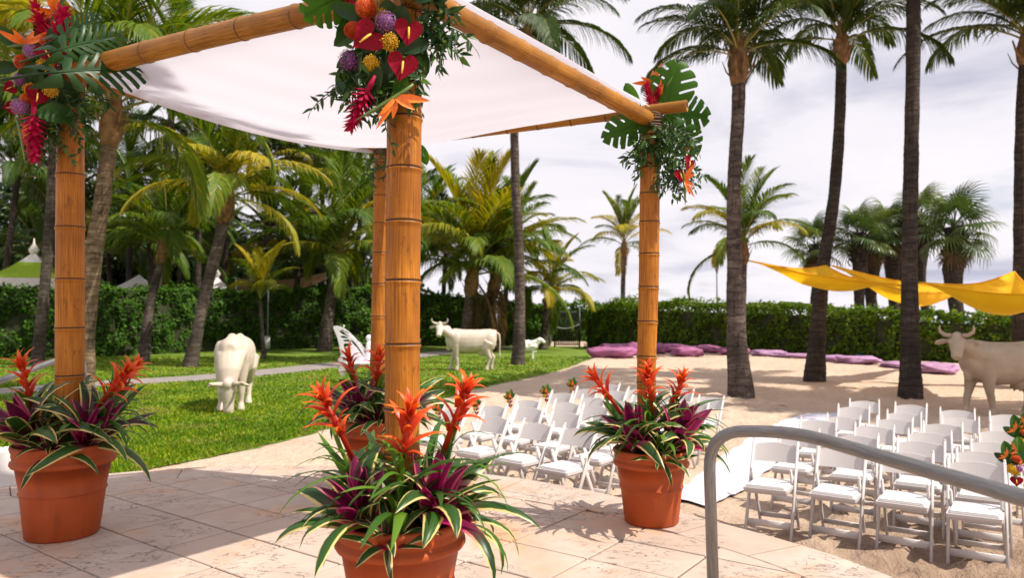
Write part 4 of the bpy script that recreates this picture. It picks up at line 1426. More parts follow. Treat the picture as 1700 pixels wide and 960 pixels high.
def mk_monstera(slits=5, seed=0, depth=.30, name='monstera_leaf', narrow=1.0, m_='broad'):
    """cut leaf in the XY plane, stalk at the origin, tip at +Y 1, lobes swept towards the tip"""
    r_ = random.Random(seed); mb = MB()
    NT, NR = 64, 7
    for sd in (-1, 1):
        cuts = [(q + .55 + r_.uniform(-.1, .1)) / (slits + .6) for q in range(slits)]
        vs, fs, uv = [], [], []
        for i in range(NT + 1):
            t = i / NT
            W = .52 * narrow * math.sin(PI * min(1, (t * .93 + .07))) ** .65 * (1.15 - .45 * t)
            # each lobe has a rounded end between two cuts
            dc = min([abs(t - c) for c in cuts] + [1])
            W *= 1 - .22 * math.exp(-(dc / .035) ** 2)
            for j in range(NR + 1):
                q = j / NR
                x = sd * W * q
                y = t + (.02 if t > .97 else .26 * q * (1 - t * .55)) * (1 if t > .04 else t / .04) - .30 * (q ** 1.2) * max(0, .28 - t) / .28 
                z = -.10 * q * q + .02 * math.sin(9 * t) * q - .14 * t * t + .05 * math.sin(3 * t + sd) * q
                vs.append((x, y, z)); uv.append((.5 + .5 * sd * q, t))
        for i in range(NT):
            tm = (i + .5) / NT
            for j in range(NR):
                q = (j + .5) / NR
                cut = any(abs(tm - c) < .017 + .012 * q and q > depth + r_.uniform(0, .02) for c in cuts)
                if cut: continue
                a = i * (NR + 1) + j
                f = (a, a + 1, a + NR + 2, a + NR + 1)
                fs.append(f if sd > 0 else f[::-1])
        mb.add(vs, fs, 0, uv)
    mb.tube([(0, -.5, -.12), (0, -.2, -.02), (0, 0, .004), (0, .5, -.03), (0, .98, -.135)], [.018, .016, .013, .009, .003], 6)
    return mb.mesh(name, MT[m_])


def mk_oval(w=.20, m_='broad'):
    pts = [Vector((0, y, -.18 * y * y + .02 * math.sin(4 * y))) for y in np.linspace(0, 1, 10)]
    ws = [w * math.sin(PI * min(1, .06 + .94 * y)) ** .7 + .002 for y in np.linspace(0, 1, 10)]
    mb = strip(pts, Vector((1, 0, 0)), ws, .35, cross=5)
    mb.tube([(0, -.25, 0), (0, 0, .004), (0, .6, -.06)], [.014, .012, .004], 5)
    return mb.mesh('broad_leaf', MT[m_])


ALLIUM, PROTEA, YARROW, GINGER, BOP = mk_allium(), mk_protea(), mk_yarrow(), mk_ginger(), mk_bop()
MONST = mk_monstera(4, 1, .42, m_='broad_sun'); MONST2 = mk_monstera(4, 2, .30, m_='broad_sun'); PHILO = mk_monstera(8, 3, .16, 'cut_leaf', .62)
OVAL = mk_oval(.22); OVAL_W = mk_oval(.33); OVAL_S = mk_oval(.24, 'broad_sun')
RUS = []
for k in range(6):
    pts = [Vector((0, y, random.uniform(-.02, .02) - .1 * y * y)) for y in np.linspace(0, 1, 5)]
    w_ = random.uniform(.13, .20)
    RUS.append(strip(pts, Vector((1, 0, 0)), [.02, w_, w_ * .95, w_ * .55, .004], .3).mesh('leaf', MT['ruscus']))


def arrangement(name_lab, anchor, items, sprays):
    root = thing('flower_arrangement', name_lab, 'flowers', anchor, 0, 'flower arrangements tied to the canopy posts')
    inv = Vector(anchor)
    cam_p = Vector((0, 0, CAMZ))
    for it in items:
        kind, px, py, Y, size, ang = it[:6]
        tl = it[6] if len(it) > 6 else (0, 0)
        p = P(px, py, Y); f = (cam_p - p).normalized() + Vector((tl[0], 0, tl[1]))
        s = size * Y / F_PX
        M = Matrix.Translation(-inv) @ frame(p, f, rad(ang), s)
        if kind == 'anth':
            o = obj('anthurium', HEART, root, M); obj('spadix', SPADIX, o)
        else:
            me, nm = {'allium': (ALLIUM, 'allium_bloom'), 'protea': (PROTEA, 'pincushion_bloom'), 'yarrow': (YARROW, 'yarrow_bloom'), 'ginger': (GINGER, 'ginger_bloom'),
                      'bop': (BOP, 'paradise_bloom'), 'monst': (MONST, 'monstera_leaf'), 'monst2': (MONST2, 'monstera_leaf'), 'philo': (PHILO, 'cut_leaf'),
                      'oval': (OVAL, 'broad_leaf'), 'ovalw': (OVAL_W, 'broad_leaf'), 'ovals': (OVAL_S, 'broad_leaf')}[kind]
            obj(nm, me, root, M)
    # leafy greenery: thin stems from (x0,y0) to (x1,y1) carrying pointed leaves
    for (x0, y0, x1, y1, Y0, Y1, nl, ls) in sprays:
        a, b = P(x0, y0, Y0) - inv, P(x1, y1, Y1) - inv
        side = Vector((random.uniform(-1, 1), random.uniform(-1, 1), random.uniform(-.3, .6))) * (b - a).length * .12
        q = [a.lerp(b, t) + side * math.sin(PI * t) - Vector((0, 0, .02 * t * t)) for t in np.linspace(0, 1, 7)]
        mb = MB(); mb.tube(q, [.0022] * 5 + [.0016, .0008], 5)
        st = mb.build('green_spray', MT['stem'], root)
        for k in range(nl):
            t = .06 + .94 * (k + random.random() * .5) / nl
            i = min(5, int(t * 6)); p = q[i].lerp(q[i + 1], t * 6 - i)
            d = (b - a).normalized()
            out_ = Vector((random.gauss(0, 1), random.gauss(0, .8), random.gauss(0, 1))); out_ = (out_ - d * out_.dot(d)).normalized()
            y_ = (d * random.uniform(.1, .8) + out_ * (1 if k < nl - 1 else .15) + Vector((0, 0, -.25))).normalized()
            z_ = Vector((random.gauss(0, .5), -1 + random.gauss(0, .5), random.gauss(.4, .5))); z_ = (z_ - y_ * z_.dot(y_)).normalized()
            x_ = y_.cross(z_)
            M = Matrix.Translation(p) @ Matrix((x_, y_, z_)).transposed().to_4x4() @ Matrix.Scale(ls * random.uniform(.65, 1.2), 4)
            obj('leaf', RUS[random.randrange(6)], st, M)
    return root


YF = D_F - 0.12
def rs_region(x0, x1, y0, y1, n, Y, dY, L, nl, ls, down=(.2, 1), bias=0):
    o = []
    for _ in range(n):
        x, y = random.uniform(x0, x1), random.uniform(y0, y1)
        a = random.uniform(-.9, .9) + bias
        o.append((x, y, x + L * math.sin(a) * random.uniform(.6, 1.1), y + L * math.cos(a) * random.uniform(.6, 1.1), Y + random.uniform(-dY, dY), Y + random.uniform(-dY, dY), nl, ls))
    return o


arrangement('big tropical flower arrangement hanging over the nearest bamboo post', P(650, 90, D_F - .07), [
    ('protea', 608, 12, YF - .04, 44, 0, (0, -.3)), ('protea', 588, 50, YF - .02, 36, 0, (-.6, 0)), ('allium', 641, 37, YF - .05, 40, 0), ('allium', 580, 100, YF, 38, 0),
    ('anth', 611, 60, YF - .09, 62, 55, (-.15, .1)), ('anth', 678, 50, YF - .10, 52, 5, (.15, .1)), ('anth', 668, 107, YF - .10, 56, 10, (.1, .1)), ('ovalw', 640, 100, YF - .03, 70, 185), ('ovalw', 650, 60, YF + .0, 70, 195), ('oval', 630, 90, YF - .02, 66, 170),
    ('yarrow', 647, 70, YF - .07, 32, 0), ('yarrow', 617, 105, YF - .04, 30, 0, (-.3, -.2)), ('yarrow', 633, 26, YF - .02, 26, 0, (0, .2)),
    ('ginger', 597, 178, YF - .03, 78, 205), ('bop', 648, 168, YF - .10, 88, 52),
    ('ginger', 580, 4, YF, 40, 300), ('oval', 610, 30, YF - .01, 62, 285), ('ovalw', 640, 0, YF - .03, 60, 165), ('ovalw', 668, 10, YF - .05, 62, 190), ('oval', 630, 112, YF - .05, 60, 200), ('ovalw', 622, 125, YF - .03, 52, 175),
    ('oval', 658, 80, YF - .06, 58, 80), ('ovals', 672, 118, YF - .08, 52, 195), ('oval', 690, 0, YF - .05, 58, 60), ('monst', 575, -12, YF - .03, 80, 240), ('ovalw', 645, 95, YF - .0, 60, 150), ('oval', 610, 85, YF + .02, 60, 240), ('oval', 600, 40, YF + .03, 60, 230), ('ovalw', 655, 40, YF + .02, 66, 180), ('ovalw', 620, 70, YF + .03, 74, 200), ('ovalw', 600, 100, YF + .04, 66, 215), ('ovalw', 640, 120, YF + .03, 66, 160), ('ovalw', 675, 70, YF + .03, 66, 150), ('oval', 590, 20, YF + .03, 60, 210), ('ovalw', 625, 15, YF + .04, 70, 190)],
    rs_region(690, 725, -15, 60, 15, YF + .02, .07, 72, 13, .054, bias=.25) + rs_region(575, 615, 80, 150, 12, YF + .02, .06, 75, 12, .048, bias=-.15) + rs_region(580, 690, -10, 120, 16, YF + .03, .04, 60, 11, .05) +
    rs_region(690, 712, 70, 120, 6, YF + .0, .05, 55, 11, .052, bias=.3) + rs_region(600, 680, 60, 130, 10, YF + .0, .06, 60, 11, .048) +
    rs_region(640, 690, 140, 160, 4, YF - .02, .04, 45, 9, .04) + [(645, 150, 655, 245, YF - .02, YF, 13, .034), (700, -10, 760, 20, YF, YF, 10, .055)])

YR = D_R - 0.12
arrangement('green monstera and leafy arrangement on the post beside the runner', P(1085, 215, D_R - .05), [
    ('monst', 1106, 186, YR + .28, 82, 14, (-.1, .1)), ('monst2', 1110, 186, YR + .33, 66, 98, (.1, .1)), ('monst2', 1118, 208, YR + .26, 60, 140, (.1, 0)), ('monst', 1066, 203, YR + .05, 66, 252, (0, .5)), ('ovals', 1062, 178, YR + .2, 52, 330, (-.5, 0)),
    ('bop', 1087, 132, YR + .35, 50, 230), ('bop', 1098, 158, YR + .3, 46, 205), ('ginger', 1077, 158, YR + .22, 40, 350), ('ginger', 1090, 160, YR + .3, 36, 20), ('anth', 1111, 142, YR + .36, 22, 90), ('anth', 1124, 174, YR + .4, 22, 20),
    ('anth', 1144, 270, YR, 28, 30, (.9, 0)), ('anth', 1129, 290, YR - .02, 27, 350, (.8, 0)), ('bop', 1137, 305, YR, 48, 352), ('yarrow', 1140, 246, YR + .1, 12, 0)],
    rs_region(1060, 1120, 195, 240, 30, YR + .04, .10, 56, 13, .058) + rs_region(1105, 1140, 205, 290, 34, YR + .05, .08, 52, 13, .046, bias=.1) +
    rs_region(1055, 1068, 225, 265, 5, YR + .03, .05, 40, 11, .045, bias=-.2) + rs_region(1112, 1128, 270, 296, 5, YR + .02, .04, 36, 11, .042, bias=.05))

YL = D_L - 0.14
arrangement('large tropical flower arrangement in shade on the far left post', P(80, 120, D_L - .06), [
    ('ginger', 97, 62, YL - .05, 92, 8), ('ginger', 70, 40, YL - .02, 66, -20), ('bop', 95, 12, YL, 74, 200), ('bop', 52, 72, YL - .02, 66, 250), ('bop', 38, 232, YL - .02, 62, 345),
    ('allium', 52, 85, YL - .08, 27, 0), ('allium', 31, 66, YL - .02, 24, 0), ('allium', 32, 131, YL - .07, 24, 0), ('allium', 33, 178, YL - .08, 29, 0),
    ('protea', 38, 103, YL - .05, 32, 0, (-.2, 0)), ('protea', 77, 66, YL - .07, 28, 0), ('protea', 44, 164, YL - .04, 24, 0), ('anth', 77, 86, YL - .10, 38, -25, (0, .2)), ('anth', 61, 158, YL - .09, 40, 15, (.6, 0)),
    ('anth', 17, 145, YL - .06, 24, 60), ('anth', 18, 178, YL - .02, 24, 80), ('yarrow', 75, 107, YL - .06, 25, 0, (0, .6)), ('yarrow', 84, 150, YL - .06, 24, 0), ('yarrow', 50, 148, YL - .05, 22, 0), ('yarrow', 108, 60, YL - .02, 20, 0),
    ('ginger', 57, 225, YL - .05, 78, 178), ('philo', 90, 120, YL - .34, 150, 73, (0.1, .35)), ('philo', 92, 84, YL - .30, 110, 62, (0, .3)), ('philo', 95, 62, YL - .2, 80, 50, (0, .3)), ('ovalw', 62, 190, YL - .08, 60, 80, (0, .5)), ('oval', 58, 104, YL - .06, 56, 205), ('oval', 40, 80, YL + .0, 56, 300),
    ('oval', 32, 110, YL + .0, 50, 255), ('ovalw', 92, 130, YL - .02, 64, 150), ('oval', 66, 120, YL - .04, 50, 190), ('oval', 60, 62, YL + .02, 52, 20), ('oval', 100, 100, YL - .0, 60, 70), ('ovalw', 70, 100, YL + .03, 70, 200), ('ovalw', 75, 150, YL + .03, 70, 190), ('oval', 92, 90, YL - .08, 44, -10)],
    rs_region(95, 150, 120, 180, 16, YL + .03, .08, 62, 13, .05, bias=.3) + rs_region(45, 95, 170, 235, 14, YL + .03, .06, 55, 13, .05) + rs_region(85, 125, 175, 210, 8, YL + .03, .05, 52, 12, .05) +
    rs_region(35, 90, 60, 150, 10, YL + .04, .05, 45, 12, .05) + rs_region(100, 130, 55, 90, 5, YL + .04, .05, 40, 11, .046, bias=2.2))

arrangement('sparse greenery tied to the thin back bamboo post', P(640, 262, D_B - .05), [
    ('ovals', 697, 240, D_B - .05, 36, 160), ('oval', 650, 250, D_B - .08, 40, 170)],
    rs_region(620, 660, 245, 275, 12, D_B - .1, .08, 42, 12, .05) + rs_region(690, 705, 238, 248, 3, D_B - .1, .03, 30, 9, .045))


# ================================================================== CHAIRS
def chair_parts():
    out_ = []
    for sx in (-1, 1):
        mb = MB(); x = .205 * sx
        a, b = Vector((x, -.255, 0.0)), Vector((x, .165, .765))
        mb.bar(a, b, .024, .040, (0, -1, .3), ch=.3)
        mb.ball(b + Vector((0, .0045, .008)), (.0118, .020, .018), n=8, m=6)
        out_.append(('leg', mb.mesh('leg', MT['chair'])))
    for sx in (-1, 1):
        mb = MB(); x = .178 * sx
        mb.bar((x, -.05, .555), (x, .235, 0), .022, .045, (0, -1, -.3), ch=.3)
        mb.ball((x, -.052, .558), (.011, .022, .02), n=8, m=6)
        out_.append(('rear_leg', mb.mesh('rear_leg', MT['chair'])))
    mb = MB(); vs = []; n = 12
    def slat(z0, z1, arc, y0, bow, th):
        vs, fs = [], []
        for i in range(n + 1):
            q = -1 + 2 * i / n; x = .196 * q
            zt = z1 + arc * (1 - q * q); y = y0 + bow * (1 - q * q)
            sl = .549
            for (z, yy) in ((z0, y - th / 2 + (z0 - z0) * sl), (z0, y + th / 2), (zt, y + th / 2 + (zt - z0) * sl), (zt, y - th / 2 + (zt - z0) * sl)):
                vs.append((x, yy, z))
        for i in range(n):
            for k in range(4):
                fs.append((i * 4 + k, i * 4 + (k + 1) % 4, (i + 1) * 4 + (k + 1) % 4, (i + 1) * 4 + k))
        fs += [(3, 2, 1, 0), (n * 4, n * 4 + 1, n * 4 + 2, n * 4 + 3)]
        return vs, fs
    vs, fs = slat(.600, .728, .022, .084, .022, .014)
    out_.append(('backrest', MB().add(vs, fs).mesh('backrest', MT['chair'], False)))
    mb = MB()
    sv = [(-.185, -.275), (.185, -.275), (.198, -.262), (.192, .12), (-.192, .12), (-.198, -.262)]
    m = len(sv)
    def slab(z0, z1, k, dy=0):
        v_ = [(x * k, (y + .08) * k - .08 + dy, z) for z in (z0, z1) for x, y in sv]
        f_ = [tuple(range(m - 1, -1, -1)), tuple(range(m, 2 * m))] + [(i, (i + 1) % m, m + (i + 1) % m, m + i) for i in range(m)]
        return v_, f_
    mb.add(*slab(.418, .442, 1.0)); mb.add(*slab(.398, .4175, .93))
    out_.append(('seat', mb.mesh('seat', MT['chair'], False)))
    mb = MB(); v1, f1 = slab(.4425, .452, .90); mb.add(v1, f1); v2, f2 = slab(.4522, .462, .86); mb.add(v2, f2)
    out_.append(('seat_pad', mb.mesh('seat_pad', MT['chair_pad'], False)))
    mb = MB(); mb.bar((-.194, -.176, .145), (.194, -.176, .145), .055, .016, (0, 1, 0), ch=.2)
    out_.append(('front_rail', mb.mesh('front_rail', MT['chair'])))
    mb = MB(); mb.bar((-.168, .165, .135), (.168, .165, .135), .040, .016, (0, 1, 0), ch=.2)
    out_.append(('rear_rail', mb.mesh('rear_rail', MT['chair'])))
    return out_


CH = chair_parts()


def chair(px, py, ang, label, group, ztop=0.78, dz=0.0):
    """folding chair whose backrest top is seen at the pixel; it faces the terrace"""
    p = G(px, py, ztop)
    c, s = math.cos(ang), math.sin(ang)
    # backrest top sits .165 behind the chair's centre
    x, y = p.x + s * .165, p.y - c * .165
    o = thing('folding_chair', label, 'chair', (x, y, hz(x, y) + dz - .012), ang, group)
    o.rotation_euler = (random.uniform(-.02, .02), random.uniform(-.02, .02), ang + random.uniform(-.05, .05))
    o.scale = (.875, 1.0, 1.0)
    for nm, me in CH: obj(nm, me, o)
    return o


ORD = ['front', 'second', 'third', 'fourth', 'fifth', 'sixth', 'seventh']
SEATW = ['nearest the runner', 'second from the runner', 'third from the runner', 'fourth from the runner']
RIGHT = [[(1291, 737), (1396, 744), (1505, 753), (1622, 764)], [(1327, 709), (1424, 719), (1527, 732), (1631, 744)], [(1361, 693), (1450, 701), (1546, 713), (1651, 727)],
         [(1398, 679), (1484, 685), (1566, 694), (1664, 706)], [(1419, 669), (1500, 676), (1592, 685), (1676, 695)], [(1437, 660), (1511, 666), (1590, 674), (1674, 683)]]
for r, row in enumerate(RIGHT):
    for k, (px, py) in enumerate(row):
        chair(px, py, rad(-33), 'white folding chair in the %s row right of the runner, %s' % (ORD[r], SEATW[k]), 'white chairs right of the aisle runner', .685)
LEFT = [[(963, 708), (892, 698), (825, 687), (757, 677)], [(1012, 696), (944, 683), (883, 674), (822, 668)], [(1050, 685), (993, 670), (942, 663), (880, 659)],
        [(1090, 672), (1035, 662), (985, 656), (934, 648)], [(1128, 661), (1072, 652), (1020, 646), (975, 640)], [(1157, 652), (1108, 644), (1060, 638), (1012, 634)], [(1182, 645), (1132, 638)]]
for r, row in enumerate(LEFT):
    for k, (px, py) in enumerate(row):
        chair(px, py, rad(-40), 'white folding chair in the %s row left of the runner, %s' % (ORD[r], SEATW[k]), 'white chairs left of the aisle runner', .78)


# aisle runner: long white cloth on the sand between the two blocks
def runner():
    ctl = [((1100, 846), (1178, 864)), ((1150, 800), (1246, 815)), ((1205, 752), (1300, 766)), ((1255, 722), (1350, 732)), ((1306, 702), (1388, 711)), ((1345, 690), (1420, 697))]
    vs, fs = [], []
    rows = []
    for i in range(len(ctl) - 1):
        for j in range(10):
            t = j / 10
            a = G(*ctl[i][0], -.05).lerp(G(*ctl[i + 1][0], -.05), t); b = G(*ctl[i][1], -.1).lerp(G(*ctl[i + 1][1], -.1), t)
            rows.append((a, b))
    NX = 14
    for a, b in rows:
        for k in range(NX + 1):
            p = a.lerp(b, k / NX)
            z = hz(p.x, p.y) + .030 + .006 * float(snoise(p.x, p.y, 4, 3.5)) + (.01 * abs(math.sin(k * 2.2)) if k in (0, NX) else 0)
            vs.append((p.x + .015 * math.sin(p.y * 5), p.y, z))
    for i in range(len(rows) - 1):
        for k in range(NX): fs.append((i * (NX + 1) + k, i * (NX + 1) + k + 1, (i + 1) * (NX + 1) + k + 1, (i + 1) * (NX + 1) + k))
    o = MB().add(vs, fs).build('aisle_runner', MT['runner'])
    tag(o, 'wrinkled white aisle runner cloth laid on the sand between the chairs', 'runner')


runner()


def chair_flowers(px, py, Y, label, k=1.0):
    items = [('bop', px - 13 * k, py - 18 * k, Y, 24 * k, 205), ('bop', px + 4 * k, py - 28 * k, Y, 28 * k, 175), ('bop', px + 12 * k, py - 10 * k, Y - .02, 20 * k, 150), ('yarrow', px - 6 * k, py + 8 * k, Y - .04, 18 * k, 0), ('yarrow', px + 2 * k, py + 13 * k, Y - .05, 14 * k, 0),
             ('allium', px + 9 * k, py + 8 * k, Y - .05, 16 * k, 0), ('anth', px + 4 * k, py + 30 * k, Y - .05, 22 * k, 0, (0, .2)), ('protea', px + 4 * k, py - 10 * k, Y - .03, 16 * k, 0), ('ovals', px - 4 * k, py, Y, 44 * k, -15), ('ovals', px + 4 * k, py - 4 * k, Y + .02, 48 * k, 5),
             ('oval', px, py, Y, 40 * k, 40), ('oval', px, py, Y + .01, 36 * k, -60)]
    arr = arrangement(label, P(px, py, Y), items, rs_region(px - 8 * k, px + 8 * k, py - 20 * k, py + 12 * k, 3, Y, .03, 24 * k, 8, .05 * k))
    arr['group'] = 'small bouquets tied to the aisle-side chairs'
    arr.name = 'chair_bouquet'
    return arr


chair_flowers(1684, 772, 5.45, 'tropical bouquet hung on the front chair at the right edge of the frame', .9)
chair_flowers(1699, 728, 6.2, 'tropical bouquet at the right edge, above and behind the lower one', .9)
chair_flowers(846, 664, 8.75, 'tiny bouquet on the third row chair at the left end of its row', .34)
chair_flowers(906, 655, 9.6, 'tiny bouquet on the fourth row chair left of the right pot blooms', .34)
chair_flowers(950, 643, 10.6, 'tiny bouquet farthest back of those on the left chairs', .32)
chair_flowers(790, 676, 7.9, 'tiny bouquet on the second row chair, left of the two clearer ones', .34)
chair_flowers(727, 683, 7.4, 'tiny bouquet on the front row left end chair, beside the nearest post', .38)


# ================================================================== PALMS
def frond_mesh(name, L, e0, e1, ll, n, hang, mats, seed, power=1.4, wid=.036, fold=.35, seg=2):
    """coconut frond from the origin along +X; hang: how much the leaflets droop"""
    r_ = np.random.default_rng(seed)
    N_ = 26; t = np.linspace(0, 1, N_ + 1)
    e = e0 + (e1 - e0) * t ** power
    dl = L / N_
    x = np.concatenate([[0], np.cumsum(np.cos((e[1:] + e[:-1]) / 2) * dl)]); z = np.concatenate([[0], np.cumsum(np.sin((e[1:] + e[:-1]) / 2) * dl)])
    sway = .06 * L * np.sin(t * 2.2 + seed) * t
    mb = MB()
    k = list(range(0, N_ + 1, 3)); k = k if k[-1] == N_ else k + [N_]
    mb.tube([(x[i], sway[i], z[i]) for i in k], [max(.004, .030 * L / 3.5 * (1 - .88 * t[i])) for i in k], 4, 1, cap=False)
    for i in range(n):
        tt = .14 + .86 * ((i + .5) / n) ** .95
        px_, pz_, py_, ee = np.interp(tt, t, x), np.interp(tt, t, z), np.interp(tt, t, sway), np.interp(tt, t, e)
        T = np.array([math.cos(ee), 0, math.sin(ee)]); Nn = np.array([-math.sin(ee), 0, math.cos(ee)])
        length = ll * (.45 + .55 * math.sin(PI * min(1, .22 + tt * .68))) * (1 if tt < .9 else 1 - (tt - .9) * 5) * r_.uniform(.85, 1.1)
        fw = .55 + .75 * tt + r_.uniform(-.1, .1)
        for sd in (-1, 1):
            S_ = np.array([0, sd, 0]) * math.cos(fold) + Nn * math.sin(fold)
            d = T * math.sin(fw) * .9 + S_ * math.cos(fw); d /= np.linalg.norm(d)
            p0 = np.array([px_, py_, pz_]); pts = [p0]
            hg = hang * r_.uniform(.75, 1.25)
            for q in range(seg + 1):
                d = d + np.array([0, 0, -hg * (q + .4) / seg]); d /= np.linalg.norm(d)
                pts.append(pts[-1] + d * length / (seg + 1))
            wv = np.cross(d, np.array([r_.uniform(-.3, .3), r_.uniform(-.3, .3), 1.0]) if abs(d[2]) < .8 else T); wv /= np.linalg.norm(wv) + 1e-9
            w_ = wid * r_.uniform(.8, 1.15)
            ws = [w_ * .35] + [w_ * (1 - .35 * q / seg) for q in range(seg)]
            vs = []
            for p, w2 in zip(pts[:-1], ws): vs += [p - wv * w2, p + wv * w2]
            vs.append(pts[-1])
            m = len(ws)
            fs = [(2 * q, 2 * q + 1, 2 * q + 3, 2 * q + 2) for q in range(m - 1)] + [(2 * m - 2, 2 * m - 1, 2 * m)]
            mb.add([tuple(p) for p in vs], fs, 0)
    return mb.mesh(name, mats, False)


FR = {}
MT['frond_tall'] = leafy('palm_leaf_deep', [(0.0, (0.016, 0.036, 0.006)), (0.5, (0.036, 0.072, 0.009)), (0.9, (0.085, 0.12, 0.014)), (1.0, (0.16, 0.16, 0.02))], 0.5, 0.28, None, 'island', 0.22)
def frond_sets():
    for key, leaf in (('frond', 'frond'), ('frond_sun', 'frond_sun'), ('frond_dark', 'frond_dark'), ('frond_tall', 'frond_tall')):
        mats = [MT[leaf], MT['rachis']]
        sets = []
        for c, (e0, e1, hang, fold) in enumerate([(84, 48, .25, .45), (66, 2, .42, .4), (48, -32, .62, .3), (28, -62, .80, .25), (4, -78, .80, .25)]):
            sets.append([frond_mesh('frond', 1.0 * 3.5, rad(e0 + random.uniform(-5, 5)), rad(e1 + random.uniform(-12, 10)), .92, 68, hang, mats, 10 * c + q + 3, 1.35, .0235, fold) for q in range(2)])
        FR[key] = sets
    FR['dead'] = [frond_mesh('dead_frond', 3.0, rad(-35), rad(-95), .6, 30, 1.1, [MT['frond_dead'], MT['frond_dead']], 77 + q, .6, .03, 0.0) for q in range(2)]


frond_sets()


def trunk_mb(pts, rs, ring=.11, amp=.026, n=16, seed=0):
    """ringed palm trunk through pts"""
    r_ = random.Random(seed)
    pts = [Vector(p) for p in pts]
    # smooth path
    P_ = []
    m = len(pts)
    for i in range(m - 1):
        p0, p1, p2, p3 = pts[max(i - 1, 0)], pts[i], pts[i + 1], pts[min(i + 2, m - 1)]
        L = (p2 - p1).length; k = max(2, int(L / (ring / 2)))
        for j in range(k):
            t = j / k
            q = 0.5 * ((2 * p1) + (p2 - p0) * t + (2 * p0 - 5 * p1 + 4 * p2 - p3) * t * t + (3 * p1 - p0 - 3 * p2 + p3) * t ** 3)
            P_.append((q, rs[i] + (rs[i + 1] - rs[i]) * t))
    P_.append((pts[-1], rs[-1]))
    mb = MB()
    mb.tube([p for p, r in P_], [r * (1 + amp * (1 if i % 2 else -.6) * r_.uniform(.1, 1.1)) for i, (p, r) in enumerate(P_)], n)
    for i, v in enumerate(mb.v):                      # uneven bark
        k = i // n; c, r = P_[min(k, len(P_) - 1)]
        d = Vector(v) - c
        f = 1 + .07 * float(snoise(d.x * 6, d.y * 6, v[2] * 2.3 + seed, 1.0))
        mb.v[i] = tuple(c + d * f)
    return mb


def palm(label, base, crown, rb, rm, rt, nf, FL, kind='frond', bend=.0, group='coconut palms', trunkm='trunk', skip_low=0.0, az0=0.0, boot=True, dead=0, base_h=None, sun=0.0, classes=None, avoid=None, mids=None):
    """coconut palm: base and crown are world points"""
    base = Vector(base); crown = Vector(crown)
    root = thing('coconut_palm', label, 'palm tree', base, 0, group)
    ax = crown - base; H = ax.z
    side = Vector((ax.x, ax.y, 0))
    pts = [Vector((0, 0, -.12)), Vector((0, 0, .10)) + ax * .02]
    for q in (.12, .3, .5, .7, .88, 1.0):
        pts.append(ax * q + side * (-bend * math.sin(PI * q)))
    if mids:
        pts = [Vector((0, 0, -.12)), Vector((0, 0, .08))] + [Vector(m_) - base for m_ in mids] + [ax]
    m = len(pts)
    rs = [rb * 1.08, rb] + [rm + (rb * .72 - rm) * max(0, 1 - 3.2 * i / (m - 3)) + (rt - rm) * (i / (m - 3)) for i in range(m - 2)]
    trunk_mb(pts, rs, .17 if H > 4 else .12, seed=int(abs(base.x * 13 + base.y * 7))).build('trunk', MT[trunkm], root)
    t = (pts[-1] - pts[-2]).normalized()
    if boot:                                           # fibrous sheath and old leaf bases under the crown
        mb = MB(); s = rt * 1.4
        mb.tube([ax - t * .62 * (rt / .13), ax - t * .45 * (rt / .13), ax - t * .2 * (rt / .13), ax + t * .2, ax + t * .6], [rt * 1.02, s, s * 1.15, s * .75, rt * .5], 12)
        for i, v in enumerate(mb.v):
            d = float(snoise(v[0] * 9, v[1] * 9, v[2] * 7, 1)) * .05
            mb.v[i] = (v[0] + d * (v[0] - ax.x) * 4, v[1] + d * (v[1] - ax.y) * 4, v[2])
        for k in range(9):
            a = k * 2.4; o = Vector((math.cos(a), math.sin(a), 0))
            p = ax - t * random.uniform(.0, .7) * (rt / .13)
            mb.tube([p + o * rt * .8, p + o * rt * 2.0 + Vector((0, 0, .22)), p + o * rt * 2.7 + Vector((0, 0, .50))], [.045, .035, .012], 5, flat=(1, .5))
        mb.build('leaf_base', MT['fibre'], root)
    sc = FL / 3.5
    w = classes or (.18, .27, .32, .2, .03)
    ages = []
    for c, f in enumerate(w): ages += [c] * max(0, int(round(f * nf)))
    for k, c in enumerate(ages):
        az = az0 + k * 2.39996 + random.uniform(-.2, .2)
        if avoid and any(abs((az - a + PI) % (2 * PI) - PI) < wd and c >= cm for a, wd, cm in avoid): continue
        key = 'frond_sun' if random.random() < sun else kind
        me = FR[key][c][random.randrange(2)]
        M = Matrix.Translation(ax + t * (.35 - .10 * c) * sc) @ Matrix.Rotation(az, 4, 'Z') @ Matrix.Rotation(random.uniform(-.12, .12), 4, 'X') @ Matrix.Rotation(random.uniform(-.12, .12), 4, 'Y') @ Matrix.Scale(sc * random.uniform(.85, 1.1), 4)
        obj('frond', me, root, M)
    for k in range(dead):
        M = Matrix.Translation(ax - t * .2) @ Matrix.Rotation(random.uniform(0, 6.3), 4, 'Z') @ Matrix.Scale(sc * random.uniform(.7, 1), 4)
        obj('dead_frond', FR['dead'][k % 2], root, M)
    return root


def B_(px, py): p = G(px, py, 0.0); p.z = hz(p.x, p.y); return p


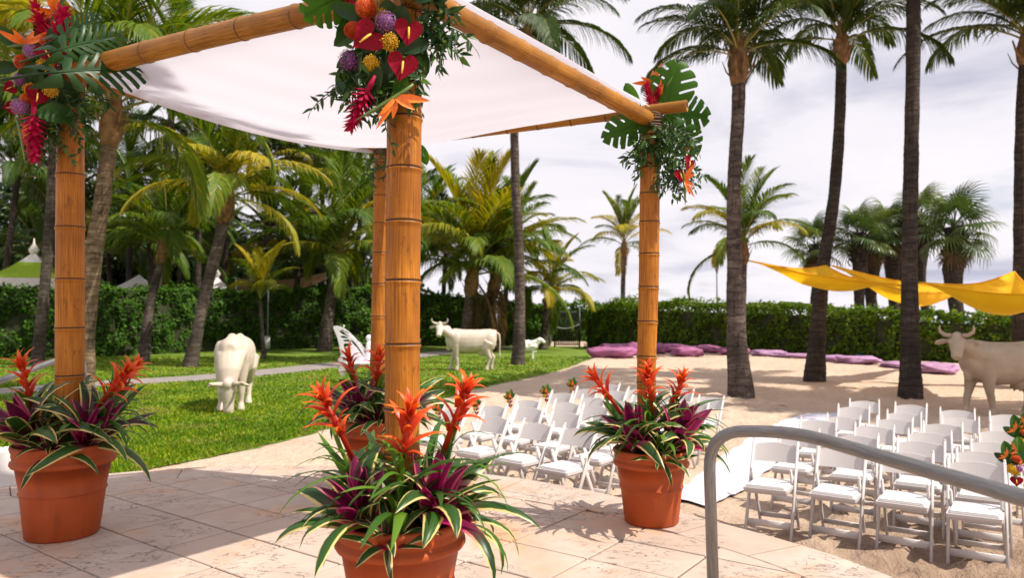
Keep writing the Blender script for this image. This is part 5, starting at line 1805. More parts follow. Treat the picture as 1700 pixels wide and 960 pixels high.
# the four tall palms on the sand and the one on the lawn
b = B_(1230, 660); D = b.y
palm('tall coconut palm on the sand just right of the aisle, its full crown in view', b, P(1226, 92, D), .30, .155, .145, 27, 2.9, 'frond_tall', group='tall palms on the sand', trunkm='trunk', mids=[P(1223, 560, D), P(1219, 430, D), P(1219, 300, D), P(1226, 170, D)], classes=(.16, .26, .34, .2, .04))
b = B_(1353, 640); D = b.y
palm('leaning coconut palm behind the yellow sail, second tall palm from the left', b, P(1397, 70, D), .29, .165, .135, 25, 3.0, 'frond_tall', group='tall palms on the sand', trunkm='trunk_dark', mids=[P(1357, 560, D), P(1366, 450, D), P(1384, 330, D), P(1394, 200, D)], classes=(.2, .32, .34, .14, 0))
b = B_(1512, 662); D = b.y
palm('tall coconut palm where the yellow sails meet, its crown above the frame', b, P(1517, -70, D), .26, .155, .145, 24, 3.3, 'frond_tall', group='tall palms on the sand', trunkm='trunk_dark', mids=[P(1511, 560, D), P(1510, 420, D), P(1513, 250, D), P(1516, 90, D)])
b = B_(1700, 640); b = P(1699, 640, 18); b.z = hz(b.x, b.y)
palm('coconut palm cut by the right edge of the frame behind the standing cow', b, P(1704, 70, 18), .28, .15, .13, 24, 3.2, 'frond_tall', group='tall palms on the sand', trunkm='trunk_dark', mids=[P(1697, 500, 18), P(1694, 350, 18), P(1696, 200, 18)], classes=(.2, .34, .34, .12, 0))
b = B_(860, 606); D = b.y
palm('very tall thin coconut palm on the lawn edge, its crown above the white canopy', b, P(874, 52, D), .28, .20, .14, 25, 4.6, 'frond_tall', group='tall palms on the sand', trunkm='trunk', mids=[P(863, 520, D), P(861, 400, D), P(855, 280, D), P(856, 160, D)], classes=(.12, .2, .3, .26, .12))

# two more palms of the same row stand just beyond the right edge; their shade falls across the cow and the sand
palm('coconut palm outside the right edge shading the standing cow', (15.4, 11.8, hz(15.4, 11.8)), (14.6, 11.9, 8.6), .28, .16, .14, 46, 3.6, group='tall palms on the sand', trunkm='trunk_dark')
palm('coconut palm outside the right edge, farther back than its neighbour', (17.0, 13.9, hz(17.0, 13.9)), (15.0, 12.9, 9.6), .28, .16, .14, 26, 3.4, group='tall palms on the sand', trunkm='trunk_dark')
palm('coconut palm behind the viewpoint whose crown shades the left canopy corner', (3.4, -1.6, hz(3.4, -1.6)), (0.65, 3.0, 8.9), .28, .16, .14, 26, 2.4, group='tall palms on the sand', trunkm='trunk_dark', bend=.1)

# palms of the garden on the left
D = 15.0
palm('big near palm with a sunlit shaggy trunk behind the left bamboo post', P(138, 669, D), P(188, 190, D), .23, .18, .145, 26, 3.9, 'frond', group='garden palms on the left', trunkm='trunk_pale', mids=[P(143, 560, D), P(155, 430, D), P(170, 330, D)], classes=(.2, .3, .28, .16, .06), sun=.15)
b = B_(62, 606); D = b.y
palm('slim palm at the far left leaning right over the hedge', b, P(92, 200, D), .26, .2, .17, 22, 4.2, 'frond_dark', group='garden palms on the left', mids=[P(72, 500, D), P(82, 380, D)], classes=(.1, .2, .3, .28, .12))
b = B_(316, 610); D = b.y
palm('leaning palm beside the grazing cow with yellow drooping fronds', b, P(378, 330, D), .28, .21, .19, 26, 4.2, 'frond', group='garden palms on the left', trunkm='trunk', mids=[P(330, 540, D), P(345, 470, D), P(365, 395, D)], classes=(.14, .26, .34, .24, .02), sun=.42)
b = B_(238, 600); D = b.y
palm('small palm with pale trunk between the grazing cow and the left post', b, P(272, 410, D), .25, .17, .15, 22, 3.8, 'frond', group='garden palms on the left', trunkm='trunk', mids=[P(247, 520, D), P(260, 460, D)])
b = B_(538, 584); D = b.y
palm('stout palm leaning right beside the butterfly bench', b, P(566, 425, D), .42, .30, .26, 24, 5.2, 'frond', group='garden palms on the left', trunkm='trunk', mids=[P(546, 520, D), P(556, 465, D)], sun=.1)
D = 42
palm('young palm by the black gate with one long frond to the right', P(902, 577, D), P(913, 490, D), .28, .20, .18, 20, 3.9, 'frond', group='garden palms on the left', trunkm='trunk', sun=.5, mids=[P(906, 530, D)], classes=(.1, .25, .35, .25, .05))
D = 38
palm('bushy palm behind the standing cow with one bright yellow frond', P(768, 585, D), P(785, 455, D), .34, .28, .26, 28, 5.8, 'frond', group='garden palms on the left', trunkm='trunk', sun=.4, dead=4, classes=(.25, .3, .25, .15, .05))
D = 40
palm('bushy palm right of the yellow fronded one behind the cow', P(806, 580, D), P(822, 462, D), .34, .28, .24, 26, 5.6, 'frond', group='garden palms on the left', trunkm='trunk', sun=.35, dead=4, classes=(.25, .3, .25, .15, .05))
# background palms: crown pixel, distance, frond length, kind
BACK = [(700, 395, 50, 5.2, 'frond', 'just right of the nearest bamboo post'), (845, 420, 47, 4.6, 'frond', 'behind the tall thin lawn palm'), (740, 420, 52, 5.0, 'frond_dark', 'between the nearest post and the yellow fronded palm'),
        (655, 380, 54, 5.5, 'frond_dark', 'right behind the two bamboo posts'), (602, 340, 46, 5.0, 'frond', 'left of the thin back bamboo post'), (500, 430, 44, 4.6, 'frond_dark', 'over the tan awning'),
        (535, 300, 50, 5.2, 'frond', 'under the front sag of the cloth'), (445, 270, 47, 5.0, 'frond', 'high behind the grazing cow'), (450, 400, 50, 4.8, 'frond_dark', 'low behind the grazing cow'),
        (330, 250, 40, 4.6, 'frond_dark', 'high above the white gazebo'), (305, 380, 44, 4.4, 'frond_dark', 'left of the white gazebo'), (248, 405, 39, 4.0, 'frond', 'left of the pale trunked small palm'),
        (215, 300, 44, 5.0, 'frond_dark', 'right of the big near palm'), (30, 290, 40, 4.8, 'frond_dark', 'at the far left above the green tent'), (115, 340, 45, 4.6, 'frond_dark', 'behind the left bamboo post'),
        (8, 110, 30, 4.2, 'frond_sun', 'in the top left corner behind the flowers'), (290, 120, 36, 4.6, 'frond', 'above the left beam'), (60, 420, 50, 4.5, 'frond_dark', 'low over the green tent'),
        (395, 210, 46, 5.0, 'frond_dark', 'under the left part of the cloth'), (180, 420, 50, 4.6, 'frond_dark', 'over the pale marquee'), (365, 440, 52, 4.4, 'frond_dark', 'behind the white gazebo roof'), (570, 470, 60, 4.8, 'frond_dark', 'far behind the stout palm')]
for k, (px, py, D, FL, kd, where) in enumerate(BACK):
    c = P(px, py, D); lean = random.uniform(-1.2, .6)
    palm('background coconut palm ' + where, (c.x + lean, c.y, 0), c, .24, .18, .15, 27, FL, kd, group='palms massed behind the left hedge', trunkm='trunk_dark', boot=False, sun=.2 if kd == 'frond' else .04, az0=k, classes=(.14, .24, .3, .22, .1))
# lone palms against the sky
D = 62
palm('small lone palm far away against the sky, left of the right bamboo post', (P(1032, 520, D).x, D, 0), P(1036, 408, D), .24, .2, .2, 20, 4.4, 'frond', group='lone palms beyond the hedge', trunkm='trunk_dark', sun=.35, classes=(.3, .3, .22, .1, .08), dead=1)
D = 30
palm('mid distance palm hidden behind the tall trunk, yellowing fronds showing both sides', (P(1230, 570, D).x, D, 0), P(1234, 412, D), .26, .17, .15, 24, 3.3, 'frond', group='lone palms beyond the hedge', trunkm='trunk', sun=.3, classes=(.22, .3, .3, .14, .04))


# ------------------------------------------------------------------ sabal palms with fan leaves
def fan_mesh(seed):
    r_ = random.Random(seed); mb = MB()
    pet = [Vector((0, 0, 0)), Vector((.45, 0, .05)), Vector((.85, 0, .02))]
    mb.tube(pet, [.022, .018, .012], 4, cap=False)
    c = pet[-1]; n = 30
    for k in range(n):
        a = rad(-150 + 300 * k / (n - 1)); L = .80 * (1 - .25 * abs(a) / rad(150)) * r_.uniform(.9, 1.1)
        d = Vector((math.cos(a), math.sin(a), -.10)); d.normalize()
        s = Vector((-math.sin(a), math.cos(a), .25 if k % 2 else -.25)).normalized()
        q = [c, c + d * L * .5, c + d * L * .8 + Vector((0, 0, -.10)), c + d * L + Vector((0, 0, -.32 * r_.uniform(.6, 1.3)))]
        strip(q, s, [.006, .026, .018, .002], 0, 0, mb, 2)
    return mb.mesh('fan_leaf', MT['fan'], False)


FAN = [fan_mesh(q) for q in range(4)]
_f = fan_mesh(9); _f.materials.clear(); _f.materials.append(MT['frond_dead']); FAN_DEAD = _f


def sabal(px, py, D, wpx, label, n=20, s=.95, boots=True, dead=3):
    c = P(px, py, D); r = wpx * D / F_PX / 2
    root = thing('sabal_palm', label, 'palm tree', (c.x, c.y, 0), 0, 'fan palms beyond the right hedge')
    H = c.z
    pts = [Vector((random.uniform(-.1, .1), 0, z)) for z in np.linspace(-.1, H, 7)]; pts[-1].x = 0
    tm = trunk_mb(pts, [r * .62, r * .6, r * .6, r * .62, r * .85, r * 1.05, r * .8], .16, .03, 12, int(px))
    if boots:                                    # criss-cross of old leaf stubs on the upper trunk
        for k in range(46):
            a = k * 2.39996; z = H - .1 - 1.5 * (k / 46); o = Vector((math.cos(a), math.sin(a), 0))
            p = Vector((0, 0, z)) + o * r * .85
            tm.tube([p, p + o * .10 + Vector((0, 0, .12)), p + o * .16 + Vector((0, 0, .27))], [.055, .05, .03], 4, flat=(1.2, .5))
    tm.build('trunk', MT['fibre' if False else 'trunk_dark'], root)
    for k in range(n):
        q = k / n; el = rad(80 - 120 * q ** .9); az = k * 2.39996
        M = Matrix.Translation((0, 0, H + .1 - .35 * q)) @ Matrix.Rotation(az, 4, 'Z') @ Matrix.Rotation(-el, 4, 'Y') @ Matrix.Rotation(random.uniform(-.3, .3), 4, 'X') @ Matrix.Scale(s * random.uniform(.85, 1.1), 4)
        obj('fan_leaf', FAN[k % 4], root, M)
    for k in range(dead):
        M = Matrix.Translation((0, 0, H - .35)) @ Matrix.Rotation(random.uniform(0, 6.3), 4, 'Z') @ Matrix.Rotation(rad(60), 4, 'Y') @ Matrix.Scale(s * .85, 4)
        obj('dead_fan_leaf', FAN_DEAD, root, M)


sabal(1352, 405, 33, 16, 'low fan palm behind the leaning coconut trunk, with orange dying leaves', 20, .95, dead=7)
sabal(1424, 386, 32, 26, 'fan palm just right of the leaning coconut trunk, left trunk of a close pair')
sabal(1447, 392, 33, 28, 'fan palm with bulging boots, right trunk of a close pair under the yellow sail')
sabal(1478, 378, 34, 26, 'fan palm left of the central tall trunk, thick booted stem')
sabal(1492, 398, 35, 18, 'thin fan palm half hidden just left of the central tall trunk', 22, .95)
sabal(1530, 358, 33, 22, 'fan palm just right of the central tall trunk, its stem against it')
sabal(1584, 376, 30, 36, 'fan palm standing alone at right with a bulging booted trunk', 24, 1.2)


# ------------------------------------------------------------------ broadleaf trees and dune bushes
def leaf_crown(name, label, cat, center, radii, n, size, m_, group, trunk_h=0.0, seed=0):
    r2 = np.random.default_rng(seed)
    root = thing(name, label, cat, (center[0], center[1], 0), 0, group)
    K = 26
    d = r2.normal(size=(K, 3)); d /= np.linalg.norm(d, axis=1, keepdims=True)
    cl = d * r2.uniform(.35, .92, (K, 1)) * np.array(radii); cr = r2.uniform(.22, .42, K) * min(radii[0], radii[2])
    pick = r2.integers(0, K, n)
    v = r2.normal(size=(n, 3)); v /= np.linalg.norm(v, axis=1, keepdims=True)
    C = cl[pick] + v * (cr[pick] * r2.uniform(.7, 1.05, n))[:, None] + np.array([0, 0, center[2]])
    C[:, 2] = np.maximum(C[:, 2], .05)
    Nn = v + r2.normal(0, .5, (n, 3)) + np.array([0, 0, .4]); Nn /= np.linalg.norm(Nn, axis=1, keepdims=True)
    obj('crown', leaf_mesh('crown', C, Nn, r2.uniform(.6, 1.3, n) * size, [m_]), root)
    mb = MB(); rt = .05 * max(radii[2], trunk_h * .3) + .06
    mb.tube([(0, 0, -.1), (0.05, 0, center[2] * .5), (0, 0, center[2])], [rt * 1.3, rt, rt * .7], 8)
    for k in range(7):
        e_ = Vector(cl[k]) + Vector((0, 0, center[2])); s_ = Vector((0, 0, center[2] * random.uniform(.45, .8)))
        mb.tube([s_, s_.lerp(e_, .5) + Vector((0, 0, .1)), e_], [rt * .5, rt * .33, rt * .12], 5, cap=False)
    mb.build('trunk', MT['wood'], root)
    return root


TREES = [(-41, 54, 4.6, 6.0, 'behind the left bamboo post'), (-33, 57, 4.4, 5.8, 'behind the pale marquee'), (-26, 57, 4.6, 5.6, 'behind the white gazebo'), (-20, 60, 4.2, 5.4, 'behind the tan awning'), (-50, 58, 5.5, 6.8, 'at the far left edge'),
         (-38, 66, 8.5, 7.5, 'tall, behind the green tent'), (-14.5, 63, 3.0, 4.6, 'just left of the bamboo posts'), (-27, 68, 8.0, 7.0, 'tall, behind the white gazebo'), (-49, 68, 9.5, 8, 'tall, at the far left edge'), (-18, 70, 6.0, 6.0, 'tall, just left of the bamboo posts'),
         (-9, 66, 2.2, 3.6, 'low, behind the bamboo posts'), (-44, 48, 8.5, 5.0, 'nearer, above the left bamboo post')]
for k, (x, y, z, r, where) in enumerate(TREES):
    leaf_crown('broadleaf_tree', 'dark broadleaf tree far behind the left palms, ' + where, 'tree', (x, y, z), (r, r * .8, r * .8), 11000, .52, MT['tree'], 'trees behind the palms', 3, k)
leaf_crown('dune_bush', 'rounded dark bush beyond the hedge right of the tall aisle palm', 'bush', (17.5, 50, 1.5), (2.3, 1.8, 1.7), 3500, .2, MT['hedge'], 'bushes beyond the hedge', 0, 31)
leaf_crown('dune_bush', 'low bush beyond the hedge behind the right bamboo post', 'bush', (9.6, 50, 1.3), (2.6, 1.8, 1.45), 3500, .2, MT['hedge'], 'bushes beyond the hedge', 0, 32)
leaf_crown('dune_bush', 'scrubby bush beyond the hedge left of the lamp post', 'bush', (13.0, 52, 1.2), (1.6, 1.4, 1.45), 1800, .18, MT['hedge_dry'], 'bushes beyond the hedge', 0, 33)
leaf_crown('dune_bush', 'broad bush behind the hedge beyond the standing cow', 'bush', (22.0, 30, 1.0), (2.8, 1.8, 1.15), 4000, .17, MT['hedge'], 'bushes beyond the hedge', 0, 34)


# ================================================================== COW STATUES
def remesh(mb, name, material, voxel, smooth=6):
    me = mb.mesh(name + '_rough', material)
    o = obj(name + '_rough', me)
    r = o.modifiers.new('r', 'REMESH'); r.mode = 'VOXEL'; r.voxel_size = voxel; r.use_smooth_shade = True
    s = o.modifiers.new('s', 'SMOOTH'); s.factor = .5; s.iterations = smooth
    dg = bpy.context.evaluated_depsgraph_get()
    m2 = bpy.data.meshes.new_from_object(o.evaluated_get(dg), depsgraph=dg)
    m2.name = name
    m2.materials.clear(); m2.materials.append(material)
    for p in m2.polygons: p.use_smooth = True
    bpy.data.objects.remove(o); bpy.data.meshes.remove(me)
    return m2


def loft(mb, secs, n=20):
    """closed body through rings (x, y, z, half width, half height)"""
    vs, fs = [], []
    for x, y, z, wv, hv in secs:
        for k in range(n):
            a = 2 * PI * k / n; c, s = math.cos(a), math.sin(a)
            e = .85
            vs.append((x, y + wv * math.copysign(abs(c) ** e, c), z + hv * math.copysign(abs(s) ** e, s)))
    for i in range(len(secs) - 1):
        for k in range(n): fs.append((i * n + k, i * n + (k + 1) % n, (i + 1) * n + (k + 1) % n, (i + 1) * n + k))
    fs += [tuple(range(n - 1, -1, -1)), tuple(range((len(secs) - 1) * n, len(secs) * n))]
    mb.add(vs, fs)


def cow(label, loc, heading, scale, neck, poll, hdir, hup, legs=None, udder=True, paint='cow'):
    """neck: points from withers to poll; poll: top of head; hdir: towards the muzzle; hup: crown of the head"""
    root = thing('cow_statue', label, 'cow statue', loc, heading, 'life-size cream cow statues')
    root.scale = (scale,) * 3
    mb = MB()
    loft(mb, [(-.86, 0, 1.12, .10, .12), (-.82, 0, 1.10, .19, .22), (-.68, 0, 1.06, .25, .29), (-.45, 0, 1.01, .29, .34), (-.1, 0, .96, .335, .39), (.2, 0, .955, .34, .39),
              (.48, 0, .98, .30, .37), (.68, 0, 1.02, .245, .33), (.82, 0, 1.06, .18, .25), (.90, 0, 1.10, .11, .15)])
    mb.tube([(-.86, 0, 1.30), (-.6, 0, 1.33), (-.2, 0, 1.31), (.3, 0, 1.315), (.62, 0, 1.34)], [.06, .075, .07, .075, .09], 10)     # back line
    for sy in (-1, 1):
        mb.ball((-.62, .15 * sy, 1.235), (.12, .07, .07), n=10, m=7)                                                                  # hip bone
        mb.ball((.52, .22 * sy, 1.02), (.17, .10, .27), n=12, m=8)                                                                   # shoulder
        mb.ball((-.60, .19 * sy, .95), (.24, .12, .32), n=12, m=8)                                                                   # thigh
    nk = [Vector(p) for p in neck]
    mb.tube(nk, [.31 - .16 * i / (len(nk) - 1) for i in range(len(nk))], 14, flat=(.72, 1.0) , up=(0, 1, .02))
    # head
    poll = Vector(poll); d = Vector(hdir).normalized(); u = Vector(hup); u = (u - d * u.dot(d)).normalized(); s = d.cross(u)
    hp = [poll - d * .07 - u * .03, poll + d * .03 - u * .03, poll + d * .18 - u * .05, poll + d * .34 - u * .08, poll + d * .45 - u * .095, poll + d * .515 - u * .10]
    hr = [.11, .142, .125, .098, .095, .070]
    mb.tube(hp, hr, 14, flat=(1.0, .92), up=tuple(u))
    mb.ball(poll + u * .05, .10, n=10, m=7)
    mb.ball(poll + d * .22 - u * .16, (.07, .07, .07), n=10, m=7)
    for sy in (-1, 1):
        mb.ball(poll + d * .13 + s * .105 * sy + u * .02, .045, n=8, m=6)                                                            # brow
        mb.ball(poll + d * .50 + s * .045 * sy - u * .07, .036, n=8, m=6)                                                            # nostril
        e0 = poll + s * .10 * sy - u * .02 - d * .0
        e1 = poll + s * .24 * sy - u * .055 + d * .0; e2 = poll + s * .37 * sy - u * .085 + d * .03
        mb.tube([e0, e0.lerp(e1, .6), e1, e1.lerp(e2, .6), e2], [.035, .058, .072, .062, .026], 10, flat=(1, .42), up=tuple(d))
    # legs
    L0 = legs or {'fl': 0, 'fr': 0, 'hl': 0, 'hr': 0}
    for sy, kf, kh in ((1, 'fl', 'hl'), (-1, 'fr', 'hr')):
        f = L0[kf]; y = .17 * sy
        mb.tube([(.52, y, .85), (.53 + f * .3, y, .62), (.54 + f * .55, y, .43), (.535 + f * .75, y, .36), (.53 + f * .95, y, .16), (.55 + f, y, .09), (.565 + f, y, .0)],
                [.145, .105, .072, .070, .048, .066, .078], 12)
        h = L0[kh]; y = .185 * sy
        mb.tube([(-.58, y, .95), (-.50 + h * .3, y, .72), (-.62 + h * .5, y, .52), (-.715 + h * .7, y, .42), (-.68 + h * .8, y, .30), (-.655 + h * .95, y, .16), (-.635 + h, y, .085), (-.615 + h, y, .0)],
                [.20, .165, .10, .075, .056, .048, .066, .078], 12)
    if udder:
        mb.ball((-.36, 0, .60), (.19, .15, .13), n=12, m=8)
        for q in (-.44, -.30):
            for sy in (-1, 1): mb.tube([(q, .06 * sy, .54), (q, .065 * sy, .44)], [.03, .022], 7)
    mb.ball((.78, 0, .80), (.10, .07, .16), n=10, m=7)                                                                               # dewlap
    obj('body', remesh(mb, 'cow_body', MT[paint], .021, 5), root)
    for sy in (-1, 1):
        h = MB()
        b0 = poll + s * .085 * sy + u * .075
        h.tube([b0, b0 + s * .10 * sy + u * .015, b0 + s * .17 * sy + u * .075, b0 + s * .19 * sy + u * .16, b0 + s * .175 * sy + u * .22], [.045, .04, .032, .02, .006], 10)
        h.build('horn', MT[paint], root)
    t = MB(); t.tube([(-.86, 0, 1.27), (-.94, .01, 1.2), (-.97, .02, .95), (-.955, .03, .65), (-.95, .03, .50), (-.95, .03, .36)], [.045, .035, .024, .02, .04, .012], 8)
    t.build('tail', MT[paint], root)
    return root


def head_to(loc, heading, neck_end, target):
    """local direction from the head towards a world point"""
    c, s = math.cos(heading), math.sin(heading)
    w_ = Vector((loc[0] + c * neck_end[0] - s * neck_end[1], loc[1] + s * neck_end[0] + c * neck_end[1], loc[2] + neck_end[2]))
    d = Vector(target) - w_
    return Vector((c * d.x + s * d.y, -s * d.x + c * d.y, d.z)).normalized()


# grazing cow facing the camera
l1 = B_(381, 668); l1.z = 0.01
h1 = rad(-76)
l1 = B_(373, 683); l1.z = 0.0
cow('cream cow statue grazing on the left lawn with lowered horned head', l1 + Vector((-0.04, .62, 0)), h1, 1.04, [(.55, 0, 1.10), (.78, 0, .98), (.92, 0, .75), (.98, 0, .56)], (1.02, 0, .52), (.16, 0.02, -1), (1, 0, .22), {'fl': .02, 'fr': .10, 'hl': .1, 'hr': -.12})
l2 = B_(783, 615); l2.z = 0.01
h2 = rad(184)
d2 = head_to(l2, h2, (1.1, 0, 1.5), (-3, 0, 1.2)); d2.z = -.62
cow('cream cow statue standing on the lawn beside the thin palm, head turned to us', l2, h2, 1.0, [(.60, 0, 1.12), (.82, .0, 1.27), (.98, .02, 1.40), (1.04, .02, 1.46)], (1.08, .03, 1.52), d2, (-.3 * d2.x, -.3 * d2.y, 1), {'fl': -.05, 'fr': .18, 'hl': .12, 'hr': -.05})
l3 = P(1668, 698, 13.7); l3.z = hz(l3.x, l3.y) - .01
h3 = rad(192)
d3 = head_to(l3, h3, (1.1, 0, 1.5), (-.5, 0, 1.3)); d3.z = -.55
cow('tan cow statue on the sand behind the right chairs, cut by the frame', l3, h3, 1.0, [(.60, 0, 1.12), (.82, .0, 1.24), (.97, .03, 1.33), (1.02, .04, 1.38)], (1.06, .05, 1.44), d3, (-.3 * d3.x, -.3 * d3.y, 1), {'fl': -.10, 'fr': .16, 'hl': .1, 'hr': -.05}, paint='cow_tan')


def sheep():
    p = B_(874, 597); p.z = .01
    root = thing('sheep_statue', 'small white woolly sheep statue behind the thin lawn palm, facing right', 'sheep statue', p, rad(-8))
    mb = MB()
    loft(mb, [(-.50, 0, .58, .10, .12), (-.42, 0, .57, .22, .22), (-.1, 0, .55, .27, .26), (.2, 0, .56, .25, .25), (.40, 0, .60, .18, .2), (.5, 0, .64, .12, .14)], 16)
    mb.tube([(.35, 0, .66), (.50, 0, .76), (.58, 0, .84)], [.17, .14, .12], 10)
    mb.tube([(.54, 0, .86), (.66, -.03, .82), (.78, -.06, .74), (.82, -.07, .71)], [.10, .095, .065, .045], 10)
    for sy in (-1, 1):
        mb.tube([(.55, .09 * sy, .87), (.53, .18 * sy, .85)], [.04, .025], 6)
        mb.tube([(.27, .12 * sy, .5), (.28, .12 * sy, .25), (.28, .12 * sy, 0)], [.085, .048, .045], 8)
        mb.tube([(-.33, .13 * sy, .5), (-.37, .13 * sy, .28), (-.34, .13 * sy, 0)], [.10, .05, .045], 8)
    r_ = random.Random(2)
    for k in range(90):
        a = r_.uniform(0, 2 * PI); x = r_.uniform(-.45, .42); c, s = math.cos(a), math.sin(a)
        mb.ball((x, .25 * c * (1 - x * x * .8), .56 + .24 * s), .05, n=6, m=4)
    obj('body', remesh(mb, 'sheep_body', MT['sheep'], .018, 2), root)
    t = MB(); t.tube([(-.48, 0, .62), (-.54, 0, .52), (-.53, 0, .40)], [.04, .035, .015], 7); t.build('tail', MT['sheep'], root)


sheep()


# ================================================================== HAND RAILS
def rail(label, pts, r, name='handrail', posts=()):
    root = thing(name, label, 'handrail', (pts[0].x, pts[0].y, TZ))
    og = root.location
    def rounded(pp, rr):
        out_ = [pp[0]]
        for i in range(1, len(pp) - 1):
            a, b, c = pp[i - 1], pp[i], pp[i + 1]
            r1 = min(rr, (a - b).length * .45, (c - b).length * .45)
            p, q = b + (a - b).normalized() * r1, b + (c - b).normalized() * r1
            for k in range(9):
                t = k / 8; out_.append(p.lerp(b, t).lerp(b.lerp(q, t), t))
        out_.append(pp[-1]); return out_
    mb = MB(); mb.tube(rounded(pts, .16), r, 20); mb.build('rail', MT['steel'], root, origin=og)
    for a, b in posts:
        mb = MB(); mb.tube([a, b], r, 16); mb.build('post', MT['steel'], root, origin=og)
    mb = MB()
    for q in [pts[0]] + [a for a, b in posts]:
        mb.lathe([(r * 1.02, .018), (r * 2.2, .016), (r * 2.3, .004), (r * 2.3, 0)], 20, (q.x, q.y, q.z))
    mb.build('floor_flange', MT['steel'], root, origin=og)


YA, YB2, YC = 2.95, 2.72, 1.90
pa = P(1176, 716, YA); pf = P(1186, 1000, YA); pf.z = TZ
pb = P(1318, 717, YB2); pc = P(1700, 828, YC)
pd = pc + (pc - pb).normalized() * .8
rail('grey galvanised pipe handrail curving across the chairs at the lower right', [pf, pa, pb, pc, pd], .0235, posts=[(Vector((pd.x, pd.y, TZ)) if False else Vector((pd.x - .06, pd.y + .1, TZ)), Vector((pd.x - .06, pd.y + .1, pd.z + .03)))])
qa = P(139, 596, 6.0); qf = qa.copy(); qf.z = TZ
qb = P(96, 598, 5.9); qc = P(-20, 640, 5.2); qd = qc + (qc - qb).normalized() * .8
rail('pale metal handrail sloping down to the left behind the shaded pot', [Vector((qf.x, qf.y, TZ)), qa, qb, qc, qd], .024)


# ================================================================== BUTTERFLY BENCH
def flat_shape(outlines, th):
    """thick sheet from 2-D outlines (first is the outside, the others are holes)"""
    cu = bpy.data.curves.new('sheet', 'CURVE'); cu.dimensions = '2D'; cu.fill_mode = 'BOTH'; cu.extrude = th / 2; cu.bevel_depth = .006; cu.bevel_resolution = 1
    for ol in outlines:
        sp = cu.splines.new('POLY'); sp.points.add(len(ol) - 1); sp.use_cyclic_u = True
        for q, (x, y) in zip(sp.points, ol): q.co = (x, y, 0, 1)
    o = bpy.data.objects.new('sheet', cu); COL.objects.link(o)
    dg = bpy.context.evaluated_depsgraph_get()
    me = bpy.data.meshes.new_from_object(o.evaluated_get(dg), depsgraph=dg)
    bpy.data.objects.remove(o); bpy.data.curves.remove(cu)
    return me


def smooth_loop(pts, k=6):
    out_ = []; n = len(pts)
    for i in range(n):
        p0, p1, p2, p3 = [np.array(pts[(i + q) % n], float) for q in (-1, 0, 1, 2)]
        for j in range(k):
            t = j / k
            out_.append(tuple(.5 * ((2 * p1) + (p2 - p0) * t + (2 * p0 - 5 * p1 + 4 * p2 - p3) * t * t + (3 * p1 - p0 - 3 * p2 + p3) * t ** 3)))
    return out_


